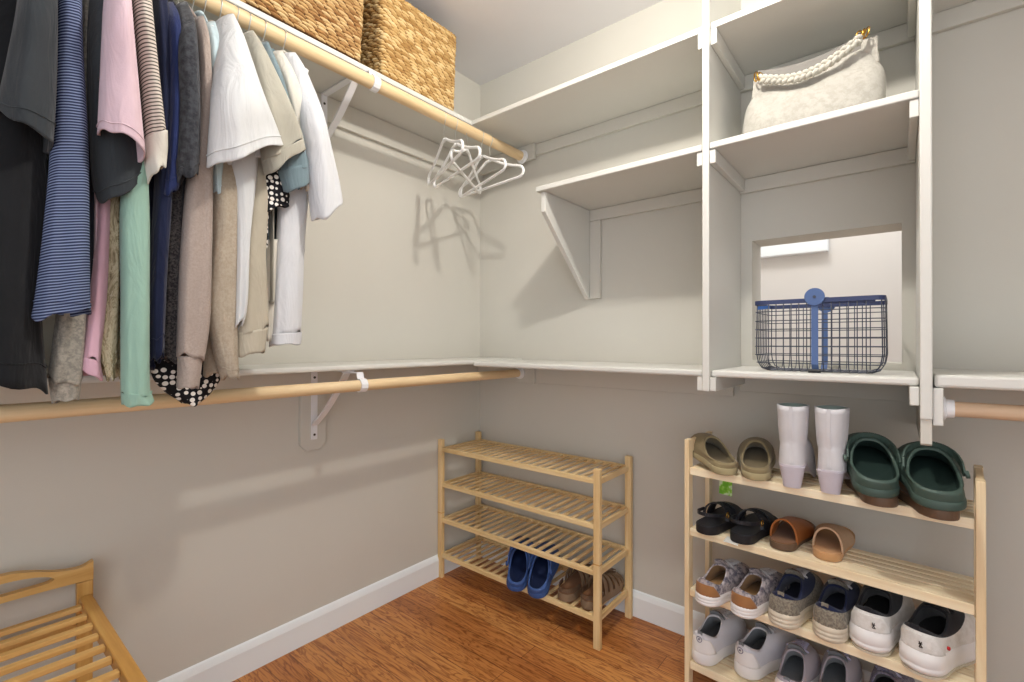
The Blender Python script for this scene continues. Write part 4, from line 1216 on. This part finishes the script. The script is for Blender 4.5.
def garment(label, cat, name, mat, parts, body=None, lining=None, hang=None, seed=1, rot=0):
    """parts: list of (part name, material, spec, X, thickness); body: (Y, z top, z bottom, half width)"""
    first = parts[0]
    a = onX(*first[2][0][:2], first[3]); 
    Y0 = body[0] if body else a.y
    t = thing(name, label, cat, (RX, Y0, 1.86))
    if body:
        Y, zt, zb, hw = body[:4]
        rnd = random.Random(seed*7); ph = [rnd.uniform(0, 6.28) for _ in range(4)]
        prof = [(zt, 0.062), (zt-0.012, 0.085), (zt-0.05, hw*0.72), (zt-0.085, hw*0.94), (zt-0.13, hw), (zt-0.30, hw*0.98), ((zt+zb)/2-0.05, hw*0.97), (zb+0.02, hw*0.98), (zb, hw*0.98)]
        rings = []
        pr = cr(prof, 4)
        for j, (z, w) in enumerate(pr):
            v = j/(len(pr)-1); ring = []
            for k in range(40):
                q = 2*pi*k/40; x = w*abs(cos(q))**0.8*(1 if cos(q) > 0 else -1)
                y = (0.007+0.004*v)*sin(q) + (0.002+0.005*v)*(sin(26*x+ph[0]+v)+0.5*sin(47*x+ph[1]-v))*0.7
                ring.append(Vector((RX+x, Y+y, z+0.004*v*sin(17*x+ph[2]))))
            rings.append(ring)
        put(MB().loft(rings, False, False), 'body', M[mat], t, smooth=True, solid=0.0018)
        # neckband
        nb = [Vector((RX+0.064*cos(2*pi*k/28), Y+0.011*sin(2*pi*k/28), zt+0.001)) for k in range(28)]
        put(MB().tube(nb, 0.005, 8, closed=True), 'neckband', M[mat], t, smooth=True)
    for i, p in enumerate(parts):
        pname, pm, spec, X, th = p[:5]
        amp = p[5] if len(p) > 5 else 0.07
        rings = tube_rings(spec, X, th, seed+i*13, amp)
        sl = put(MB().loft(rings, False, False), pname, M[pm], t, smooth=True, solid=0.0025)
        if pname == 'sleeve' and not any(q[0] in ('cuff', 'sleeve_hem') for q in parts):
            n = len(rings[0]); cen = [sum(r, Vector())/n for r in rings]; acc = 0.0; k = len(rings)-1
            while k > 1 and acc < 0.017: acc += (cen[k]-cen[k-1]).length; k -= 1
            put(MB().tube([cen[k]+(q-cen[k])*1.012 for q in rings[k]], 0.0011, 5, closed=True), 'hem_seam', M[pm], sl, smooth=True)
    if hang is not None:
        hanger(hang, Y0, rot, hw=0.125, drop=0.09)
    return t
def yof(px, py, X=0.40): return onX(px, py, X).y

G = garment
SH = 'shirt'
# nearest the camera first
G('plain black long garment hanging at the left picture edge', 'top', 'long_garment', 'c_black',
  [('sleeve', 'c_black', [(-70, -60, 22, -60, 0.42), (-72, 60, 40, 90), (-66, 200, 47, 190), (-62, 300, 41, 290), (-60, 384, 48, 386)], 0.49, 0.05, 0.10)], (-1.80, 1.86, 1.02, 0.18), seed=3)
G('charcoal tee with a wide sleeve hem at the upper left edge', 'shirt', 'tee_shirt', 'c_charcoal',
  [('sleeve', 'c_charcoal', [(20, -60, 54, -60, 0.44), (17, 0, 57, 0), (6, 60, 57, 62), (-3, 100, 55, 115), (-6, 113, 53, 150)], 0.55, 0.045, 0.05)], (-1.74, 1.87, 1.25, 0.19), seed=4)
G('blue and white fine striped long sleeve shirt next to the charcoal tee', 'shirt', 'striped_shirt', 'c_stripe',
  [('sleeve', 'c_stripe', [(58, -50, 79, -50, 0.42), (56, 0, 81, 0), (53, 60, 83, 60), (50, 150, 88, 150), (43, 230, 89, 230), (35, 295, 90, 300), (31, 318, 91, 312)], 0.53, 0.035, 0.05)], (-1.70, 1.87, 1.25, 0.18), seed=5)
G('heather grey sweater with ribbed cuff below the striped sleeve', 'sweater', 'sweater', 'c_heather',
  [('sleeve', 'c_heather', [(79, -50, 88, -50, 0.42), (80, 20, 89, 20), (78, 90, 89, 90), (72, 200, 86, 200), (58, 300, 86, 305), (51, 355, 84, 358), (47, 379, 82, 383)], 0.47, 0.028, 0.06),
   ('cuff', 'c_heather', [(48, 378, 81, 382), (50, 392, 80, 392), (52, 403, 79, 397)], 0.47, 0.024, 0.03)], (-1.665, 1.87, 1.22, 0.165), seed=6)
G('dark blackish tee with rolled sleeve hem behind the pink tee', 'shirt', 'tee_shirt', 'c_navytee',
  [('sleeve', 'c_charcoal', [(88, -50, 108, -50, 0.42), (88, 30, 112, 30), (88, 100, 128, 100), (90, 150, 142, 145), (93, 185, 143, 170), (98, 203, 141, 188)], 0.51, 0.04, 0.06),
   ('side', 'c_navytee', [(86, 60, 100, 60, 0.46), (86, 200, 101, 200), (89, 300, 98, 300), (90, 318, 97, 318)], 0.46, 0.02, 0.05)], (-1.64, 1.87, 1.25, 0.165), seed=7)
G('long sleeve pink shirt whose cuff hangs beside the heather sweater', 'shirt', 'long_sleeve_shirt', 'c_pink_long',
  [('sleeve', 'c_pink_long', [(99, 120, 112, 120, 0.44), (97, 200, 110, 200), (91, 280, 107, 290), (83, 345, 101, 350), (81, 358, 100, 362)], 0.475, 0.02, 0.05),
   ('cuff', 'c_pink_long', [(81, 357, 100, 361), (79, 372, 103, 379)], 0.475, 0.02, 0.03)], (-1.618, 1.86, 1.20, 0.165), seed=8)
G('pale pink short sleeve tee with a flared sleeve', 'shirt', 'tee_shirt', 'c_pink',
  [('sleeve', 'c_pink', [(107, -50, 126, -50, 0.42), (104, 10, 130, 10), (101, 70, 136, 75), (99, 110, 141, 128), (98, 130, 144, 158)], 0.565, 0.045, 0.04)], (-1.60, 1.88, 1.25, 0.185), seed=9)
G('camouflage print shirt between the long pink and mint sleeves', 'shirt', 'long_sleeve_shirt', 'c_camo',
  [('sleeve', 'c_camo', [(108, 130, 124, 130, 0.44), (103, 200, 121, 200), (103, 280, 120, 280), (97, 340, 118, 340), (104, 376, 115, 374)], 0.468, 0.022, 0.10),
   ('sleeve', 'c_camo', [(116, 170, 126, 170, 0.42), (115, 260, 126, 260), (114, 374, 124, 374)], 0.44, 0.018, 0.08)], (-1.58, 1.87, 1.22, 0.155), seed=10)
G('dark green top showing as a thin strip behind the ribbed knit', 'top', 'long_garment', 'c_forest',
  [('sleeve', 'c_forest', [(125, -50, 136, -50, 0.42), (127, 0, 137, 0), (132, 60, 143, 60), (136, 130, 147, 130), (136, 190, 147, 190)], 0.50, 0.02, 0.05)], (-1.565, 1.87, 1.25, 0.17), seed=11)
G('mint green long sleeve top, its sleeve reaching past the lower rod', 'top', 'long_sleeve_shirt', 'c_mint',
  [('sleeve', 'c_mint', [(124, 100, 144, 100, 0.44), (122, 170, 147, 170), (120, 220, 149, 220), (121, 300, 149, 300), (121, 380, 149, 384), (121, 394, 151, 394)], 0.515, 0.026, 0.05),
   ('cuff', 'c_mint', [(121, 393, 151, 393), (122, 406, 154, 402)], 0.515, 0.026, 0.03)], (-1.55, 1.87, 1.2, 0.17), seed=12)
G('cream and brown ribbed knit top with a white sleeve cuff', 'top', 'knit_top', 'c_rib',
  [('sleeve', 'c_rib', [(131, -50, 146, -50, 0.42), (132, 0, 150, 0), (139, 60, 156, 60), (144, 115, 162, 112), (146, 140, 165, 135)], 0.545, 0.032, 0.04),
   ('cuff', 'c_cream', [(145, 139, 166, 133), (145, 160, 166, 150), (148, 180, 164, 166)], 0.545, 0.034, 0.05)], (-1.535, 1.88, 1.25, 0.18), seed=13)
G('dark navy long garment left of the brighter navy tee', 'top', 'long_garment', 'c_navy',
  [('sleeve', 'c_navy', [(150, -30, 164, -25, 0.42), (153, 20, 168, 20), (156, 80, 172, 80), (155, 180, 172, 180), (150, 280, 166, 280), (149, 356, 163, 358)], 0.50, 0.025, 0.08)], (-1.505, 1.88, 1.05, 0.17), seed=14)
G('brighter navy tee beside the washed black denim look top', 'shirt', 'tee_shirt', 'c_royal',
  [('sleeve', 'c_royal', [(156, 8, 172, 6, 0.42), (166, 25, 179, 25), (168, 80, 182, 80), (166, 140, 181, 140), (160, 195, 178, 190)], 0.51, 0.026, 0.06)], (-1.475, 1.88, 1.25, 0.17), seed=15, hang='white hanger holding the brighter navy tee, hook on the rod')
G('washed black short sleeve top with frayed sleeve hem', 'top', 'tee_shirt', 'c_washed',
  [('sleeve', 'c_washed', [(173, 8, 186, 6, 0.42), (176, 40, 195, 32), (178, 100, 199, 100), (176, 150, 199, 145), (174, 165, 199, 152), (176, 184, 197, 172)], 0.525, 0.028, 0.08)], (-1.45, 1.89, 1.25, 0.18), seed=16, hang='white hanger holding the washed black top, hook on the rod')
G('black open knit long sleeve top under the washed black one', 'top', 'long_sleeve_shirt', 'c_lace',
  [('sleeve', 'c_lace', [(168, 150, 184, 150, 0.44), (166, 220, 181, 220), (163, 290, 180, 290), (161, 357, 178, 359)], 0.47, 0.02, 0.08)], (-1.43, 1.87, 1.15, 0.16), seed=17)
G('black polka dot dress whose rounded hem hangs below the taupe cuff', 'dress', 'polka_dress', 'c_polka',
  [('skirt', 'c_polka', [(164, 300, 204, 300, 0.40), (156, 345, 214, 345), (151, 372, 221, 374), (163, 391, 211, 392), (182, 403, 197, 404)], 0.42, 0.03, 0.03)], (-1.40, 1.86, 1.15, 0.10), seed=18)
G('taupe sweatshirt with long ribbed cuff', 'sweater', 'sweatshirt', 'c_taupe',
  [('sleeve', 'c_taupe', [(190, 22, 202, 20, 0.42), (196, 50, 208, 45), (197, 110, 211, 110), (188, 170, 212, 170), (181, 250, 211, 250), (178, 320, 209, 320), (177, 356, 203, 358)], 0.50, 0.028, 0.05),
   ('cuff', 'c_taupe', [(178, 356, 202, 357), (178, 372, 200, 373), (177, 387, 198, 388)], 0.50, 0.024, 0.03)], (-1.415, 1.89, 1.15, 0.17), seed=19, hang='white hanger holding the taupe sweatshirt, hook on the rod')
G('pale blue thin tee squeezed beside the big white tee', 'shirt', 'tee_shirt', 'c_paleblue',
  [('sleeve', 'c_paleblue', [(203, 25, 214, 24, 0.41), (208, 50, 220, 50), (210, 110, 222, 110), (211, 160, 222, 165), (213, 190, 220, 203)], 0.49, 0.02, 0.06)], (-1.385, 1.89, 1.25, 0.16), seed=20, hang='white hanger holding the pale blue tee, hook on the rod')
G('oatmeal textured knit sweater with sleeve below the big white tee', 'sweater', 'sweater', 'c_oat',
  [('sleeve', 'c_oat', [(216, 120, 240, 120, 0.44), (213, 180, 239, 180), (211, 240, 238, 240), (207, 310, 237, 315), (212, 345, 237, 347), (222, 379, 238, 376)], 0.485, 0.026, 0.05),
   ('sleeve', 'c_oat', [(206, 300, 224, 300, 0.42), (204, 340, 222, 340), (202, 374, 224, 376)], 0.44, 0.02, 0.05)], (-1.36, 1.88, 1.15, 0.165), seed=21, hang='white hanger holding the oatmeal sweater, hook on the rod')
G('big white short sleeve tee in the middle of the row', 'shirt', 'tee_shirt', 'c_white',
  [('sleeve', 'c_white', [(213, 24, 230, 21, 0.40), (213, 50, 241, 42, 0.48), (212, 105, 260, 95), (209, 145, 275, 132), (208, 166, 281, 149)], 0.555, 0.05, 0.07),
   ('side', 'c_white', [(226, 140, 258, 140, 0.50), (233, 180, 256, 180), (236, 240, 249, 240), (235, 300, 246, 305), (234, 322, 241, 325)], 0.50, 0.02, 0.10)], (-1.325, 1.90, 1.25, 0.175), seed=22, hang='white hanger carrying the big white tee, hook showing on the rod')
G('greige long sleeve sweatshirt with ribbed cuff under the white tee', 'sweater', 'sweatshirt', 'c_sage',
  [('sleeve', 'c_sage', [(250, 110, 272, 110, 0.44), (248, 180, 269, 185), (243, 250, 265, 250), (238, 310, 267, 300), (237, 334, 268, 327)], 0.485, 0.024, 0.05),
   ('cuff', 'c_sage', [(237, 333, 267, 327), (236, 356, 264, 352)], 0.485, 0.024, 0.03)], (-1.285, 1.88, 1.12, 0.165), seed=23, hang='white hanger holding the greige sweatshirt, hook on the rod')
G('light greige short sleeve tee with ribbed sleeve hem', 'shirt', 'tee_shirt', 'c_greige',
  [('sleeve', 'c_greige', [(238, 38, 250, 36, 0.41), (246, 58, 262, 55, 0.48), (256, 105, 285, 100), (262, 150, 299, 133), (263, 160, 301, 141)], 0.535, 0.04, 0.05),
   ('sleeve_hem', 'c_greige', [(263, 159, 301, 140), (266, 174, 303, 151)], 0.535, 0.041, 0.04)], (-1.255, 1.89, 1.20, 0.175), seed=24, hang='white hanger carrying the light greige tee, hook on the bare rod')
G('slate blue tee with a turned sleeve hem above the white sleeve', 'shirt', 'tee_shirt', 'c_slate',
  [('sleeve', 'c_slate', [(256, 46, 266, 47, 0.41), (266, 75, 280, 80), (277, 120, 294, 130), (279, 158, 304, 155), (277, 172, 307, 168)], 0.51, 0.032, 0.05),
   ('sleeve_hem', 'c_slate', [(277, 171, 307, 166), (283, 193, 307, 186)], 0.51, 0.033, 0.03),
   ('side', 'c_slate', [(262, 200, 272, 200), (262, 250, 269, 250), (263, 310, 267, 312)], 0.44, 0.012, 0.05)], (-1.215, 1.88, 1.20, 0.165), seed=25, hang='white hanger holding the slate blue tee, hook on the rod')
G('black polka dot blouse peeking out under the greige sleeve', 'blouse', 'polka_blouse', 'c_polka',
  [('sleeve', 'c_polka', [(264, 130, 292, 130, 0.46), (262, 170, 290, 175), (259, 200, 288, 205), (260, 216, 287, 204)], 0.49, 0.022, 0.06),
   ('sleeve', 'c_polka', [(259, 190, 272, 190), (258, 220, 268, 222), (260, 246, 267, 247)], 0.475, 0.014, 0.05)], (-1.205, 1.87, 1.30, 0.14), seed=26)
G('cream shirt showing as narrow strips beside the slate tee', 'shirt', 'long_sleeve_shirt', 'c_cream',
  [('sleeve', 'c_cream', [(271, 53, 281, 54, 0.41), (282, 80, 298, 88), (294, 140, 308, 145), (302, 190, 312, 190)], 0.50, 0.022, 0.05),
   ('side', 'c_cream', [(266, 240, 278, 240), (265, 300, 274, 300), (264, 340, 271, 341)], 0.45, 0.014, 0.05)], (-1.185, 1.89, 1.30, 0.13), seed=27)
G('white long sleeve shirt last in the row by the metal bracket', 'shirt', 'long_sleeve_shirt', 'c_white2',
  [('sleeve', 'c_white2', [(280, 56, 294, 57, 0.40), (288, 70, 305, 76, 0.46), (299, 115, 321, 115), (306, 160, 332, 160), (309, 188, 338, 186), (313, 222, 341, 203)], 0.52, 0.032, 0.07),
   ('sleeve', 'c_white2', [(279, 185, 309, 185, 0.46), (277, 240, 304, 240), (275, 290, 302, 290), (272, 335, 300, 333)], 0.46, 0.024, 0.06),
   ('cuff', 'c_white2', [(272, 334, 300, 332), (271, 346, 299, 343)], 0.46, 0.024, 0.03)], (-1.16, 1.89, 1.34, 0.12), seed=28, hang='white hanger carrying the last white shirt before the bracket')
# ------------------------------------------------------------------ things of one kind share a group phrase
for o in COL.objects:
    if o.parent is not None or not o.get('category'): continue
    c, l = o['category'], o['label']
    if c == 'hanger': o['group'] = 'empty hangers near the corner' if l.startswith('empty') else 'hangers carrying the clothes'
    elif c in ('shirt', 'top', 'sweater', 'blouse', 'dress'): o['group'] = 'clothes hanging on the upper left rod'
    elif c == 'shelf': o['group'] = 'white built-in shelf boards'
    elif c == 'cleat': o['group'] = 'support strips under the shelf boards'
    elif c == 'panel': o['group'] = 'tall white upright panels'
    elif c == 'rod': o['group'] = 'round wooden closet rods'
    elif o.name.startswith('shelf_bracket'): o['group'] = 'white metal shelf and rod brackets'
    elif o.name.startswith('woven_basket'): o['group'] = 'woven baskets on the upper shelf'
    elif c == 'shoe rack': o['group'] = 'wooden shoe racks'
    elif c in ('shoe', 'sandal', 'clog', 'boot'):
        o['group'] = 'shoes on the bamboo corner rack' if o.location.x < 1.0 else 'shoes on the pale pine rack'
